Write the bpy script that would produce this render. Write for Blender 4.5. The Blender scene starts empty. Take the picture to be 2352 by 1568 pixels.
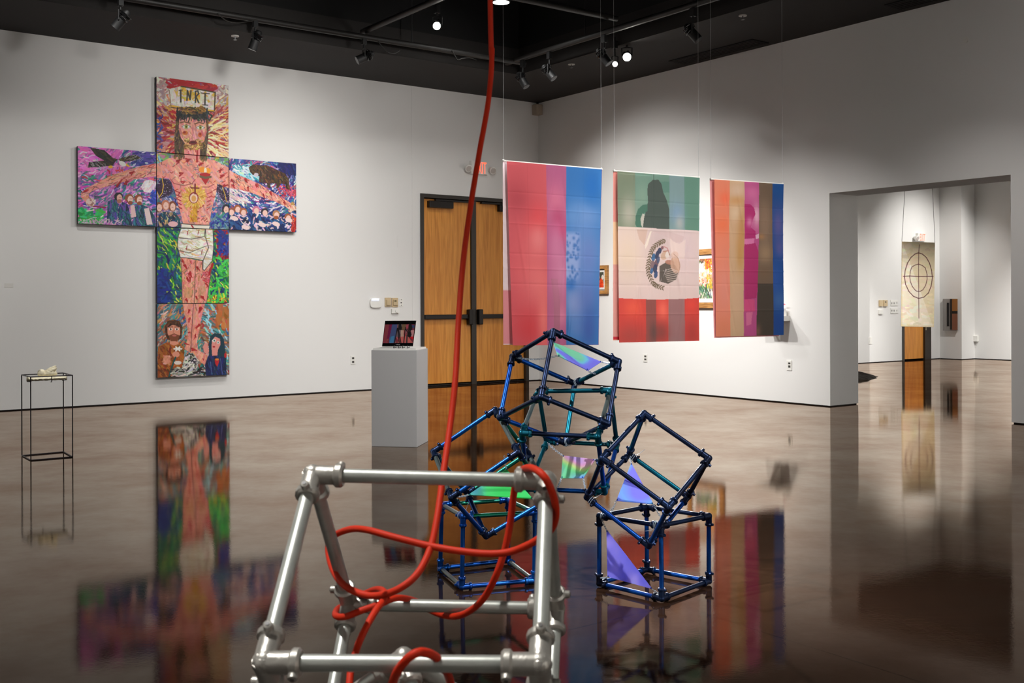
import bpy, bmesh, math, random
import numpy as np
from mathutils import Vector, Matrix

# ------------------------------------------------------------------ camera / world / exposure
SC = bpy.context.scene
COL = SC.collection
FPX, CX, CY, HCAM = 2450.0, 1176.0, 696.5, 1.206
RO = math.radians(0.2)
RV = Vector((math.cos(RO), 0, -math.sin(RO)))
UV = Vector((math.sin(RO), 0, math.cos(RO)))
OV = Vector((0, 0, HCAM))
cam_d = bpy.data.cameras.new('camera')
cam = bpy.data.objects.new('camera', cam_d)
COL.objects.link(cam)
cam.matrix_world = Matrix(((RV.x, UV.x, 0, 0), (RV.y, UV.y, -1, 0), (RV.z, UV.z, 0, HCAM), (0, 0, 0, 1)))
cam_d.sensor_width = 36.0
cam_d.lens = FPX / 2352 * 36.0
cam_d.shift_y = (CY - 784) / 2352
cam_d.clip_start = 0.05
cam_d.dof.use_dof = True
cam_d.dof.focus_distance = 6.5
cam_d.dof.aperture_fstop = 13.0
SC.camera = cam
SC.view_settings.view_transform = 'Standard'
SC.view_settings.look = 'None'
SC.view_settings.exposure = 0.0
SC.view_settings.gamma = 1.0
SC.view_settings.use_curve_mapping = False
W = bpy.data.worlds.new('world')
SC.world = W
W.use_nodes = True
W.node_tree.nodes['Background'].inputs[0].default_value = (0.5, 0.48, 0.45, 1)
W.node_tree.nodes['Background'].inputs[1].default_value = 0.0
SC.cycles.max_bounces = 8
SC.cycles.diffuse_bounces = 5
SC.cycles.sample_clamp_indirect = 4.0
SC.cycles.caustics_reflective = False
SC.cycles.caustics_refractive = False

# room frame: corner, direction of the left wall (a) and of the right wall (b)
CO = Vector((0.42, 16.72, 0))
AV = Vector((-0.8055, -0.5926, 0)).normalized()
BV = Vector((0.5926, -0.8055, 0)).normalized()
CEIL, VOID = 4.34, 5.9


def rp(a, b, z=0.0):
    return CO + AV * a + BV * b + Vector((0, 0, z))


# ------------------------------------------------------------------ lights of the room and added fill
def srgb(r, g, b, a=1.0):
    f = lambda c: (c / 255 / 12.92) if c / 255 <= 0.04045 else ((c / 255 + 0.055) / 1.055) ** 2.4
    return (f(r), f(g), f(b), a)


def spot(name, loc, target, power, angle=60, blend=0.8, radius=0.05, color=(1, 0.95, 0.88)):
    d = bpy.data.lights.new(name, 'SPOT')
    d.energy = power
    d.spot_size = math.radians(angle)
    d.spot_blend = blend
    d.shadow_soft_size = radius
    d.color = color
    o = bpy.data.objects.new(name, d)
    COL.objects.link(o)
    o.location = loc
    o.rotation_euler = (Vector(target) - Vector(loc)).to_track_quat('-Z', 'Y').to_euler()
    return o


WARM = (1, 0.985, 0.955)
COOL = (0.97, 0.985, 1.0)
PI = math.pi
# name, (a, b, z), aim (a, b, z), watt, cone, lamp radius, colour
LIGHTS = [
    # washers for the wall with the cross
    ('wall_spot', (11.4, 3.6, 4.0), (11.2, 0, 1.8), 700, 100, .05, WARM),
    ('wall_spot', (4.2, 3.4, 4.0), (5.3, 0, 2.3), 118, 85, .03, WARM),
    ('wall_spot', (4.8, 3.0, 4.0), (4.2, 0, 1.7), 135, 85, .13, WARM),
    ('wall_spot', (5.9, 4.6, 4.0), (5.5, 0, 3.2), 190, 75, .13, WARM),
    ('wall_spot', (3.4, 4.6, 4.0), (3.0, 0, 3.0), 125, 75, .13, WARM),
    # wall behind the flags
    ('wall_spot', (3.2, 1.9, 4.0), (0, 2.6, 1.2), 380, 85, .05, WARM),
    ('wall_spot', (3.6, 3.6, 4.0), (0, 3.3, .5), 780, 62, .04, WARM),
    ('wall_spot', (3.4, 5.3, 4.0), (0, 5.1, .6), 330, 62, .04, WARM),
    ('wall_spot', (2.4, 8.6, 4.0), (0, 7.0, .8), 110, 62, .04, WARM),
    ('wall_spot', (4.0, 11.0, 4.0), (0, 10.4, 1.9), 150, 98, .05, WARM),
    # flags from the viewer's side
    ('flag_spot', (5.2, 10.4, 4.3), (4.75, 6.2, 1.5), 1150, 50, .05, WARM),
    ('flag_spot', (3.3, 10.4, 4.3), (3.3, 6.2, 1.6), 620, 45, .05, WARM),
    ('flag_spot', (2.0, 10.4, 4.3), (2.1, 6.2, 1.6), 650, 45, .05, WARM),
    # sculptures: lamps high behind them, shining toward the viewer, and one from the side
    ('sculpture_spot', (3.85, 3.1, 4.25), (7.0, 9.9, .6), 2600, 15, .05, COOL),
    ('sculpture_spot', (1.5, 3.65, 4.15), (6.7, 9.9, .5), 2600, 14, .05, COOL),
    ('sculpture_spot', (7.2, 13.4, 4.3), (6.9, 9.9, .6), 900, 28, .04, COOL),  # unseen lamp on the viewer's side, added to brighten the panels
    ('sculpture_spot', (10.8, 9.2, 4.2), (7.1, 9.9, .6), 1300, 28, .04, COOL),
    ('sculpture_spot', (10.4, 11.2, 4.3), (9.5, 12.1, .62), 700, 18, .03, WARM),
    ('sculpture_spot', (7.4, 5.6, 4.3), (8.2, 4.3, .62), 420, 11, .03, WARM),
    # neighbouring room
    ('far_room_spot', (-4.4, 2.8, 4.1), (-5.2, .3, 1.4), 1600, 90, .05, WARM),
    ('far_room_spot', (-9.4, 2.8, 4.1), (-9.6, .3, 1.2), 420, 80, .05, WARM),
    ('far_room_spot', (-8.6, 4.8, 4.1), (-11.0, 4.0, 1.0), 2700, 75, .05, WARM),
    ('far_room_spot', (-5.6, 7.5, 4.2), (-7.1, 2.0, 1.2), 1100, 20, .05, WARM),
    ('far_room_spot', (-5.5, 9.5, 4.2), (-5.5, 13.8, 1.6), 2500, 110, .05, WARM),
    # unseen washers on the walls behind the viewer, added as ambient fill
    ('wall_spot', (10.6, 12.0, 4.3), (14, 12.0, 2.0), 650, 110, .05, WARM),
    ('wall_spot', (9.0, 16.6, 4.3), (9.0, 20, 2.0), 1300, 110, .05, WARM),
    ('wall_spot', (4.5, 16.6, 4.3), (4.5, 20, 2.0), 2300, 110, .05, WARM),
    ('wall_spot', (3.4, 15.5, 4.3), (0, 15.5, 2.0), 360, 110, .05, WARM),
]
# round pendant downlight in the black ceiling, and an unseen second added for fill
DOWN = [(2.65, 2.67, 400), (7.2, 2.67, 190)]
for a_, b_, w_ in DOWN:
    LIGHTS.append(('downlight_lamp', (a_, b_, 4.86), (a_, b_, 0), w_, 150, .1, WARM))
for nm, p_, t_, w_, ang_, r_, c_ in LIGHTS:
    if w_ > 0:
        spot(nm, rp(*p_), rp(*t_), w_, ang_, 1.0, r_, c_)


# ------------------------------------------------------------------ pixel -> place helpers
def ray(px, py):
    return Vector((0, 1, 0)) + RV * ((px - CX) / FPX) + UV * ((CY - py) / FPX)


def at(px, py, Y):
    return OV + ray(px, py) * Y


def on(px, py, p0, n):
    d = ray(px, py)
    return OV + d * ((p0 - OV).dot(n) / d.dot(n))


def onfloor(px, py, z=0.0):
    return on(px, py, Vector((0, 0, z)), Vector((0, 0, 1)))


def wl(px, py, off=0.0):            # point on the left wall
    return on(px, py, rp(0, off), BV)


def wr(px, py, off=0.0):            # point on the right wall
    return on(px, py, rp(off, 0), AV)


def ab(p):
    q = p - CO
    return q.dot(AV), q.dot(BV), p.z


# ------------------------------------------------------------------ materials
MATS = {}


def mat(name, color=(0.8, 0.8, 0.8), rough=0.5, metal=0.0, ior=1.5, emit=None, estr=0.0, noise=None, bump=None, coat=0.0):
    """color sRGB 0-255; noise=(scale, amount, stretch); bump=(scale, strength, stretch)"""
    if name in MATS:
        return MATS[name]
    m = bpy.data.materials.new(name)
    m.use_nodes = True
    nt = m.node_tree
    b = nt.nodes['Principled BSDF']
    c = srgb(*color)
    b.inputs['Base Color'].default_value = c
    b.inputs['Roughness'].default_value = rough
    b.inputs['Metallic'].default_value = metal
    b.inputs['IOR'].default_value = ior
    b.inputs['Coat Weight'].default_value = coat
    if emit:
        b.inputs['Emission Color'].default_value = srgb(*emit)
        b.inputs['Emission Strength'].default_value = estr
    tc = None
    if noise or bump:
        tc = nt.nodes.new('ShaderNodeTexCoord')

    def tex(scale, st, detail=4):
        mp = nt.nodes.new('ShaderNodeMapping')
        mp.inputs['Scale'].default_value = st
        nt.links.new(tc.outputs['Object'], mp.inputs[0])
        n = nt.nodes.new('ShaderNodeTexNoise')
        n.inputs['Scale'].default_value = scale
        n.inputs['Detail'].default_value = detail
        nt.links.new(mp.outputs[0], n.inputs['Vector'])
        return n
    if noise:
        n = tex(noise[0], noise[2] if len(noise) > 2 else (1, 1, 1))
        r = nt.nodes.new('ShaderNodeValToRGB')
        k = noise[1]
        r.color_ramp.elements[0].position = 0.3
        r.color_ramp.elements[1].position = 0.7
        r.color_ramp.elements[0].color = (c[0] * (1 - k), c[1] * (1 - k), c[2] * (1 - k), 1)
        r.color_ramp.elements[1].color = (min(1, c[0] * (1 + k)), min(1, c[1] * (1 + k)), min(1, c[2] * (1 + k)), 1)
        nt.links.new(n.outputs['Fac'], r.inputs[0])
        nt.links.new(r.outputs[0], b.inputs['Base Color'])
    if bump:
        n = tex(bump[0], bump[2] if len(bump) > 2 else (1, 1, 1))
        bp = nt.nodes.new('ShaderNodeBump')
        bp.inputs['Strength'].default_value = bump[1]
        bp.inputs['Distance'].default_value = bump[3] if len(bump) > 3 else 0.01
        nt.links.new(n.outputs['Fac'], bp.inputs['Height'])
        nt.links.new(bp.outputs[0], b.inputs['Normal'])
    MATS[name] = m
    return m


def attr_mat(name, rough=0.6, trans=0.0, bump=None):
    if name in MATS:
        return MATS[name]
    m = bpy.data.materials.new(name)
    m.use_nodes = True
    nt = m.node_tree
    b = nt.nodes['Principled BSDF']
    a = nt.nodes.new('ShaderNodeAttribute')
    a.attribute_name = 'paint'
    nt.links.new(a.outputs['Color'], b.inputs['Base Color'])
    b.inputs['Roughness'].default_value = rough
    if bump:
        bp = nt.nodes.new('ShaderNodeBump')
        bp.inputs['Strength'].default_value = bump
        bp.inputs['Distance'].default_value = 0.004
        bw = nt.nodes.new('ShaderNodeRGBToBW')
        nt.links.new(a.outputs['Color'], bw.inputs[0])
        nt.links.new(bw.outputs[0], bp.inputs['Height'])
        nt.links.new(bp.outputs[0], b.inputs['Normal'])
    if trans:
        t = nt.nodes.new('ShaderNodeBsdfTranslucent')
        nt.links.new(a.outputs['Color'], t.inputs['Color'])
        mx = nt.nodes.new('ShaderNodeMixShader')
        mx.inputs[0].default_value = trans
        nt.links.new(b.outputs[0], mx.inputs[1])
        nt.links.new(t.outputs[0], mx.inputs[2])
        nt.links.new(mx.outputs[0], nt.nodes['Material Output'].inputs['Surface'])
    MATS[name] = m
    return m


def floor_mat():
    m = bpy.data.materials.new('polished_brown_concrete')
    m.use_nodes = True
    nt = m.node_tree
    N, L = nt.nodes.new, nt.links.new
    b = nt.nodes['Principled BSDF']
    tc = N('ShaderNodeTexCoord')
    n1 = N('ShaderNodeTexNoise')
    n1.inputs['Scale'].default_value = 0.9
    n1.inputs['Detail'].default_value = 8
    n1.inputs['Roughness'].default_value = 0.65
    L(tc.outputs['Object'], n1.inputs['Vector'])
    cr = N('ShaderNodeValToRGB')
    cr.color_ramp.elements[0].position = 0.3
    cr.color_ramp.elements[0].color = srgb(38, 24, 17)
    cr.color_ramp.elements[1].position = 0.72
    cr.color_ramp.elements[1].color = srgb(60, 40, 28)
    L(n1.outputs['Fac'], cr.inputs[0])
    # saw-cut joints
    mp = N('ShaderNodeMapping')
    mp.inputs['Rotation'].default_value = (0, 0, -math.atan2(BV.y, BV.x))
    L(tc.outputs['Object'], mp.inputs[0])
    br = N('ShaderNodeTexBrick')
    br.offset = 0.0
    br.inputs['Scale'].default_value = 1.0
    br.inputs['Brick Width'].default_value = 3.05
    br.inputs['Row Height'].default_value = 3.05
    br.inputs['Mortar Size'].default_value = 0.003
    br.inputs['Mortar Smooth'].default_value = 0.2
    L(mp.outputs[0], br.inputs['Vector'])
    mx = N('ShaderNodeMix')
    mx.data_type = 'RGBA'
    L(br.outputs['Fac'], mx.inputs[0])
    L(cr.outputs[0], mx.inputs[6])
    mx.inputs[7].default_value = srgb(22, 16, 13)
    L(mx.outputs[2], b.inputs['Base Color'])
    # thin scratches
    wv = N('ShaderNodeTexNoise')
    wv.inputs['Scale'].default_value = 6.0
    wv.inputs['Detail'].default_value = 6
    m2 = N('ShaderNodeMapping')
    m2.inputs['Rotation'].default_value = (0, 0, 0.5)
    m2.inputs['Scale'].default_value = (0.35, 6.0, 1)
    L(tc.outputs['Object'], m2.inputs[0])
    L(m2.outputs[0], wv.inputs['Vector'])
    rr = N('ShaderNodeMapRange')
    rr.inputs['From Min'].default_value = 0.3
    rr.inputs['From Max'].default_value = 0.75
    rr.inputs['To Min'].default_value = 0.02
    rr.inputs['To Max'].default_value = 0.06
    L(wv.outputs['Fac'], rr.inputs[0])
    L(rr.outputs[0], b.inputs['Roughness'])
    n3 = N('ShaderNodeTexNoise')
    n3.inputs['Scale'].default_value = 13.0
    n3.inputs['Detail'].default_value = 9
    n3.inputs['Roughness'].default_value = 0.68
    L(tc.outputs['Object'], n3.inputs['Vector'])
    bp = N('ShaderNodeBump')
    bp.inputs['Strength'].default_value = 0.06
    bp.inputs['Distance'].default_value = 0.002
    L(n3.outputs['Fac'], bp.inputs['Height'])
    n4 = N('ShaderNodeTexNoise')
    n4.inputs['Scale'].default_value = 75.0
    n4.inputs['Detail'].default_value = 3
    L(tc.outputs['Object'], n4.inputs['Vector'])
    bp2 = N('ShaderNodeBump')
    bp2.inputs['Strength'].default_value = 0.10
    bp2.inputs['Distance'].default_value = 0.0006
    L(n4.outputs['Fac'], bp2.inputs['Height'])
    L(bp.outputs[0], bp2.inputs['Normal'])
    bp = bp2
    L(bp.outputs[0], b.inputs['Normal'])
    # matt brown slab under a warm clear sealer whose reflection grows toward grazing angles
    b.inputs['Specular IOR Level'].default_value = 0.0
    b.inputs['Roughness'].default_value = 0.8
    for l_ in list(b.inputs['Roughness'].links):
        nt.links.remove(l_)
    gl = N('ShaderNodeBsdfGlossy')
    n5 = N('ShaderNodeTexNoise')
    n5.inputs['Scale'].default_value = 1.1
    n5.inputs['Detail'].default_value = 9
    n5.inputs['Roughness'].default_value = 0.72
    L(tc.outputs['Object'], n5.inputs['Vector'])
    c5 = N('ShaderNodeValToRGB')
    c5.color_ramp.elements[0].position = 0.36
    c5.color_ramp.elements[0].color = (0.78, 0.61, 0.50, 1)
    c5.color_ramp.elements[1].position = 0.62
    c5.color_ramp.elements[1].color = (1.0, 0.88, 0.76, 1)
    L(n5.outputs['Fac'], c5.inputs[0])
    L(c5.outputs[0], gl.inputs['Color'])
    L(rr.outputs[0], gl.inputs['Roughness'])
    L(bp.outputs[0], gl.inputs['Normal'])
    fr = N('ShaderNodeFresnel')
    fr.inputs['IOR'].default_value = 1.5
    fc = N('ShaderNodeValToRGB')
    fe = fc.color_ramp.elements
    stops = [(0.0, 0.02), (0.1, 0.05), (0.22, 0.16), (0.38, 0.46), (0.5, 0.66), (1.0, 0.92)]
    while len(fe) < len(stops):
        fe.new(0.5)
    for e, (p_, v_) in zip(fe, stops):
        e.position = p_
        e.color = (v_, v_, v_, 1)
    L(fr.outputs[0], fc.inputs[0])
    ms = N('ShaderNodeMixShader')
    L(fc.outputs[0], ms.inputs[0])
    L(b.outputs[0], ms.inputs[1])
    L(gl.outputs[0], ms.inputs[2])
    L(ms.outputs[0], nt.nodes['Material Output'].inputs['Surface'])
    return m


def wood_mat(name, c1, c2, scale=(14, 14, 0.9), rough=0.45):
    m = bpy.data.materials.new(name)
    m.use_nodes = True
    nt = m.node_tree
    N, L = nt.nodes.new, nt.links.new
    b = nt.nodes['Principled BSDF']
    tc = N('ShaderNodeTexCoord')
    mp = N('ShaderNodeMapping')
    mp.inputs['Scale'].default_value = scale
    L(tc.outputs['Object'], mp.inputs[0])
    n = N('ShaderNodeTexNoise')
    n.inputs['Scale'].default_value = 1.6
    n.inputs['Detail'].default_value = 6
    n.inputs['Distortion'].default_value = 1.2
    L(mp.outputs[0], n.inputs['Vector'])
    cr = N('ShaderNodeValToRGB')
    cr.color_ramp.elements[0].position = 0.32
    cr.color_ramp.elements[0].color = srgb(*c1)
    cr.color_ramp.elements[1].position = 0.66
    cr.color_ramp.elements[1].color = srgb(*c2)
    L(n.outputs['Fac'], cr.inputs[0])
    L(cr.outputs[0], b.inputs['Base Color'])
    b.inputs['Roughness'].default_value = rough
    MATS[name] = m
    return m


def film_mat(name, stops, seed=0.0, scale=5.0, alpha=1.0):
    """dichroic film laminated in clear acrylic: coloured reflecting film, slightly see-through"""
    m = bpy.data.materials.new(name)
    m.use_nodes = True
    nt = m.node_tree
    N, L = nt.nodes.new, nt.links.new
    b = nt.nodes['Principled BSDF']
    tc = N('ShaderNodeTexCoord')
    mp = N('ShaderNodeMapping')
    mp.inputs['Location'].default_value = (seed, seed * 0.7, seed * 1.3)
    L(tc.outputs['Object'], mp.inputs[0])
    n = N('ShaderNodeTexNoise')
    n.inputs['Scale'].default_value = scale
    n.inputs['Detail'].default_value = 0.5
    n.inputs['Distortion'].default_value = 0.6
    L(mp.outputs[0], n.inputs['Vector'])
    cr = N('ShaderNodeValToRGB')
    el = cr.color_ramp.elements
    while len(el) < len(stops):
        el.new(0.5)
    for e, (p, c) in zip(el, stops):
        e.position = p
        e.color = srgb(*c)
    L(n.outputs['Fac'], cr.inputs[0])
    L(cr.outputs[0], b.inputs['Base Color'])
    b.inputs['Roughness'].default_value = 0.25
    t = N('ShaderNodeBsdfTranslucent')
    L(cr.outputs[0], t.inputs['Color'])
    mx = N('ShaderNodeMixShader')
    mx.inputs[0].default_value = 0.5
    L(b.outputs[0], mx.inputs[1])
    L(t.outputs[0], mx.inputs[2])
    out = mx
    if alpha < 1:
        tr = N('ShaderNodeBsdfTransparent')
        m3 = N('ShaderNodeMixShader')
        m3.inputs[0].default_value = 1 - alpha
        L(mx.outputs[0], m3.inputs[1])
        L(tr.outputs[0], m3.inputs[2])
        out = m3
    L(out.outputs[0], nt.nodes['Material Output'].inputs['Surface'])
    return m


M_WALL = mat('white_gallery_paint', (234, 232, 229), 0.85, bump=(60, 0.05, (1, 1, 1), 0.002))
M_WALL2 = mat('white_paint_side_room', (234, 232, 229), 0.85)
M_BLACK = mat('black_ceiling_paint', (9, 9, 9), 0.9)
M_SOFFIT = mat('dark_soffit_paint', (34, 31, 29), 0.85)
M_BASE = mat('black_reveal', (10, 8, 7), 0.7)
M_PIPE = mat('black_painted_pipe', (30, 28, 26), 0.5)
M_FIX = mat('black_fixture', (7, 7, 8), 0.6)
M_FIXS = mat('fixture_bright_rim', (150, 150, 150), 0.3, 1.0)
M_LENS = mat('lit_lens', (255, 255, 255), 0.3, emit=(255, 250, 240), estr=45.0)
M_LENSOFF = mat('dark_lens', (60, 64, 70), 0.1)
M_OAK = wood_mat('oak_veneer', (196, 122, 42), (224, 152, 64))
M_FRAME = mat('dark_bronze_frame', (44, 38, 32), 0.45)
M_DARKMETAL = mat('dark_metal_hardware', (38, 34, 32), 0.35, 0.6)
M_STEEL = mat('galvanised_steel', (168, 170, 163), 0.38, 0.5, noise=(30, 0.10), bump=(80, 0.03))
M_CAST = mat('cast_zinc_fitting', (164, 160, 152), 0.38, 0.55, bump=(120, 0.12))
M_WHITEPL = mat('white_plastic', (236, 234, 228), 0.4)
M_BEIGE = mat('beige_plastic', (203, 180, 142), 0.5)
M_GREYPL = mat('grey_slot', (70, 66, 62), 0.5)
M_PED = mat('grey_white_pedestal_paint', (186, 185, 185), 0.7)
M_IRON = mat('dark_iron_wire', (40, 34, 38), 0.45, 0.5)
M_CORD = mat('orange_red_cord', (186, 40, 10), 0.6, ior=1.3)
M_LINE = mat('nylon_line', (190, 190, 190), 0.3)
M_ROD = mat('white_dowel', (225, 222, 216), 0.5)
M_CHAIN = mat('clear_plastic_chain', (160, 172, 186), 0.2)
M_PLASTER = mat('cream_plaster', (240, 230, 200), 0.75, noise=(40, 0.10), bump=(60, 0.4))
M_SOIL = mat('dark_soil', (52, 42, 34), 0.95, noise=(40, 0.4), bump=(60, 0.6))
M_PAINT = attr_mat('oil_paint', 0.62, bump=0.4)
M_PRINT = attr_mat('printed_paper', 0.5)
M_CLOTH = attr_mat('sheer_printed_cloth', 0.8, trans=0.4)
M_CANVAS_EDGE = mat('dark_canvas_edge', (40, 32, 48), 0.7)


# ------------------------------------------------------------------ mesh helpers
class MB:
    def __init__(self):
        self.v, self.f = [], []

    def box(self, p0, ex, ey, ez):
        """box from corner p0 with three edge vectors"""
        i = len(self.v)
        p0, ex, ey, ez = Vector(p0), Vector(ex), Vector(ey), Vector(ez)
        for k in range(8):
            self.v.append(p0 + ex * (k & 1) + ey * (k >> 1 & 1) + ez * (k >> 2 & 1))
        q = [(0, 2, 3, 1), (4, 5, 7, 6), (0, 1, 5, 4), (2, 6, 7, 3), (0, 4, 6, 2), (1, 3, 7, 5)]
        if ex.cross(ey).dot(ez) < 0:
            q = [tuple(reversed(x)) for x in q]
        self.f += [tuple(i + x for x in y) for y in q]
        return self

    def cbox(self, c, x, y, z, sx, sy, sz):
        x, y, z = Vector(x), Vector(y), Vector(z)
        return self.box(Vector(c) - x * sx / 2 - y * sy / 2 - z * sz / 2, x * sx, y * sy, z * sz)

    def tube(self, pts, r, n=12, caps=True):
        pts = [Vector(p) for p in pts]
        rs = r if isinstance(r, (list, tuple)) else [r] * len(pts)
        i0 = len(self.v)
        t = (pts[1] - pts[0]).normalized()
        u = t.orthogonal().normalized()
        for k, p in enumerate(pts):
            a = pts[max(0, k - 1)]
            b = pts[min(len(pts) - 1, k + 1)]
            t2 = (b - a)
            if t2.length > 1e-9:
                t2.normalize()
                q = t.rotation_difference(t2)
                u = q @ u
                t = t2
            w = t.cross(u)
            for j in range(n):
                an = 2 * PI * j / n
                self.v.append(p + (u * math.cos(an) + w * math.sin(an)) * rs[k])
        for k in range(len(pts) - 1):
            for j in range(n):
                a = i0 + k * n + j
                b = i0 + k * n + (j + 1) % n
                self.f.append((a, b, b + n, a + n))
        if caps:
            self.f.append(tuple(i0 + j for j in reversed(range(n))))
            e = i0 + (len(pts) - 1) * n
            self.f.append(tuple(e + j for j in range(n)))
        return self

    def ball(self, c, r, n=12, m=8, sc=(1, 1, 1), rot=None):
        i0 = len(self.v)
        c = Vector(c)
        for k in range(m + 1):
            th = PI * k / m
            for j in range(n):
                ph = 2 * PI * j / n
                q = Vector((math.sin(th) * math.cos(ph) * r * sc[0], math.sin(th) * math.sin(ph) * r * sc[1], math.cos(th) * r * sc[2]))
                if rot:
                    q = rot @ q
                self.v.append(c + q)
        for k in range(m):
            for j in range(n):
                a = i0 + k * n + j
                b = i0 + k * n + (j + 1) % n
                self.f.append((a, a + n, b + n, b))
        return self

    def prism(self, pts, d):
        """closed outline pts extruded along vector d"""
        i = len(self.v)
        n = len(pts)
        d = Vector(d)
        self.v += [Vector(p) for p in pts] + [Vector(p) + d for p in pts]
        self.f.append(tuple(i + k for k in reversed(range(n))))
        self.f.append(tuple(i + n + k for k in range(n)))
        for k in range(n):
            k2 = (k + 1) % n
            self.f.append((i + k, i + k2, i + n + k2, i + n + k))
        return self

    def build(self, name, material, parent=None, smooth=False, bevel=0.0, origin=None):
        me = bpy.data.meshes.new(name)
        org = Vector(origin) if origin is not None else (Vector(parent.location) if parent else None)
        if org is None:
            org = sum(self.v, Vector()) / len(self.v)
            zmin = min(p.z for p in self.v)
            org = Vector((org.x, org.y, zmin))
        me.from_pydata([p - org for p in self.v], [], self.f)
        me.materials.append(material)
        bm = bmesh.new()
        bm.from_mesh(me)
        bmesh.ops.remove_doubles(bm, verts=bm.verts, dist=1e-6)
        bmesh.ops.recalc_face_normals(bm, faces=bm.faces)
        bm.to_mesh(me)
        bm.free()
        o = bpy.data.objects.new(name, me)
        COL.objects.link(o)
        if parent:
            o.parent = parent
            gp = parent
            off = Vector()
            while gp:
                off += Vector(gp.location)
                gp = gp.parent
            o.location = org - off
        else:
            o.location = org
        if smooth:
            for p in me.polygons:
                p.use_smooth = True
            try:
                me.set_sharp_from_angle(angle=math.radians(40))
            except Exception:
                pass
        if bevel:
            md = o.modifiers.new('bevel', 'BEVEL')
            md.width = bevel
            md.segments = 2
            md.limit_method = 'ANGLE'
        return o


def worldloc(o):
    off = Vector()
    while o:
        off += Vector(o.location)
        o = o.parent
    return off


def thing(name, label, cat, loc, group=None):
    o = bpy.data.objects.new(name, None)
    COL.objects.link(o)
    o.location = loc
    o.empty_display_size = 0.05
    o['label'] = label
    o['category'] = cat
    if group:
        o['group'] = group
    return o


def tag(o, label, cat, group=None):
    o['label'] = label
    o['category'] = cat
    if group:
        o['group'] = group
    return o


def part(mb, name, material, parent, **kw):
    """a part whose mesh was given in world coordinates"""
    return mb.build(name, material, parent, origin=worldloc(parent), **kw)


def struct(o):
    o['kind'] = 'structure'
    return o


ZV = Vector((0, 0, 1))

# ------------------------------------------------------------------ the setting
fl = MB().box((-22, -8, -0.2), (46, 0, 0), (0, 46, 0), (0, 0, 0.2))
struct(fl.build('floor', floor_mat(), origin=(0, 0, 0)))

WT = 0.3       # wall thickness
DT = 0.53      # thickness of the wall with the opening
# door opening in the left wall
pa, pb = wl(966, 800), wl(1213, 800)
DA1, DA0 = ab(pa)[0], ab(pb)[0]                 # far-left / near-corner along a
DH = (wl(966, 440).z + wl(1100, 457).z) / 2
AMAX, BMAX = 14.0, 20.0
G0 = 0.012
m = MB()
m.box(rp(DA1, 0, G0), AV * (AMAX - DA1), -BV * WT, ZV * (CEIL - G0))
m.box(rp(DA0, 0, DH), AV * (DA1 - DA0), -BV * WT, ZV * (CEIL - DH))
m.box(rp(-DT, 0, G0), AV * (DA0 + DT), -BV * WT, ZV * (CEIL - G0))
struct(m.build('wall_left', M_WALL))
m = MB()
m.box(rp(DA1, -0.015, 0), AV * (AMAX - DA1), -BV * 0.2, ZV * 0.016)
m.box(rp(0, -0.015, 0), AV * DA0, -BV * 0.2, ZV * 0.016)
struct(m.build('baseboard_left', M_BASE))

OB1 = ab(wr(1906, 700))[1]
OB2 = ab(wr(2322.5, 700))[1]
OH = 2.463
m = MB()
m.box(rp(0, 0, G0), BV * OB1, -AV * DT, ZV * (CEIL - G0))
m.box(rp(0, OB1, OH), BV * (OB2 - OB1), -AV * DT, ZV * (CEIL - OH))
m.box(rp(0, OB2, G0), BV * (BMAX - OB2), -AV * DT, ZV * (CEIL - G0))
struct(m.build('wall_right', M_WALL))
m = MB()
m.box(rp(-0.015, 0, 0), BV * (OB1 - 0.015), -AV * (DT - 0.03), ZV * 0.016)
m.box(rp(-0.015, OB2 + 0.015, 0), BV * (BMAX - OB2), -AV * (DT - 0.03), ZV * 0.016)
struct(m.build('baseboard_right', M_BASE))
struct(MB().box(rp(AMAX, 0, 0), BV * BMAX, AV * WT, ZV * CEIL).build('wall_west', M_WALL))
struct(MB().box(rp(AMAX, BMAX, 0), -AV * (AMAX + DT), BV * WT, ZV * CEIL).build('wall_south', M_WALL))

# dropped soffit round the room and black open ceiling above it
SW = 1.5
m = MB()
m.box(rp(0, 0, CEIL), AV * AMAX, BV * SW, ZV * 0.35)
m.box(rp(0, SW, CEIL), AV * SW, BV * (BMAX - SW), ZV * 0.35)
m.box(rp(SW, BMAX - SW, CEIL), AV * (AMAX - SW), BV * SW, ZV * 0.35)
m.box(rp(AMAX - SW, SW, CEIL), AV * SW, BV * (BMAX - 2 * SW), ZV * 0.35)
struct(m.build('trim_1', M_SOFFIT))['label'] = 'dark soffit band around the black ceiling'
m = MB()
m.box(rp(SW, SW, CEIL + 0.35), AV * (AMAX - 2 * SW), -BV * 0.1, ZV * (VOID - CEIL - 0.35))
m.box(rp(SW, SW, CEIL + 0.35), BV * (BMAX - 2 * SW), -AV * 0.1, ZV * (VOID - CEIL - 0.35))
m.box(rp(AMAX - SW, SW, CEIL + 0.35), BV * (BMAX - 2 * SW), AV * 0.1, ZV * (VOID - CEIL - 0.35))
m.box(rp(SW, BMAX - SW, CEIL + 0.35), AV * (AMAX - 2 * SW), BV * 0.1, ZV * (VOID - CEIL - 0.35))
m.box(rp(0, 0, VOID), AV * AMAX, BV * BMAX, ZV * 0.1)
struct(m.build('ceiling', M_BLACK))

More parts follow.
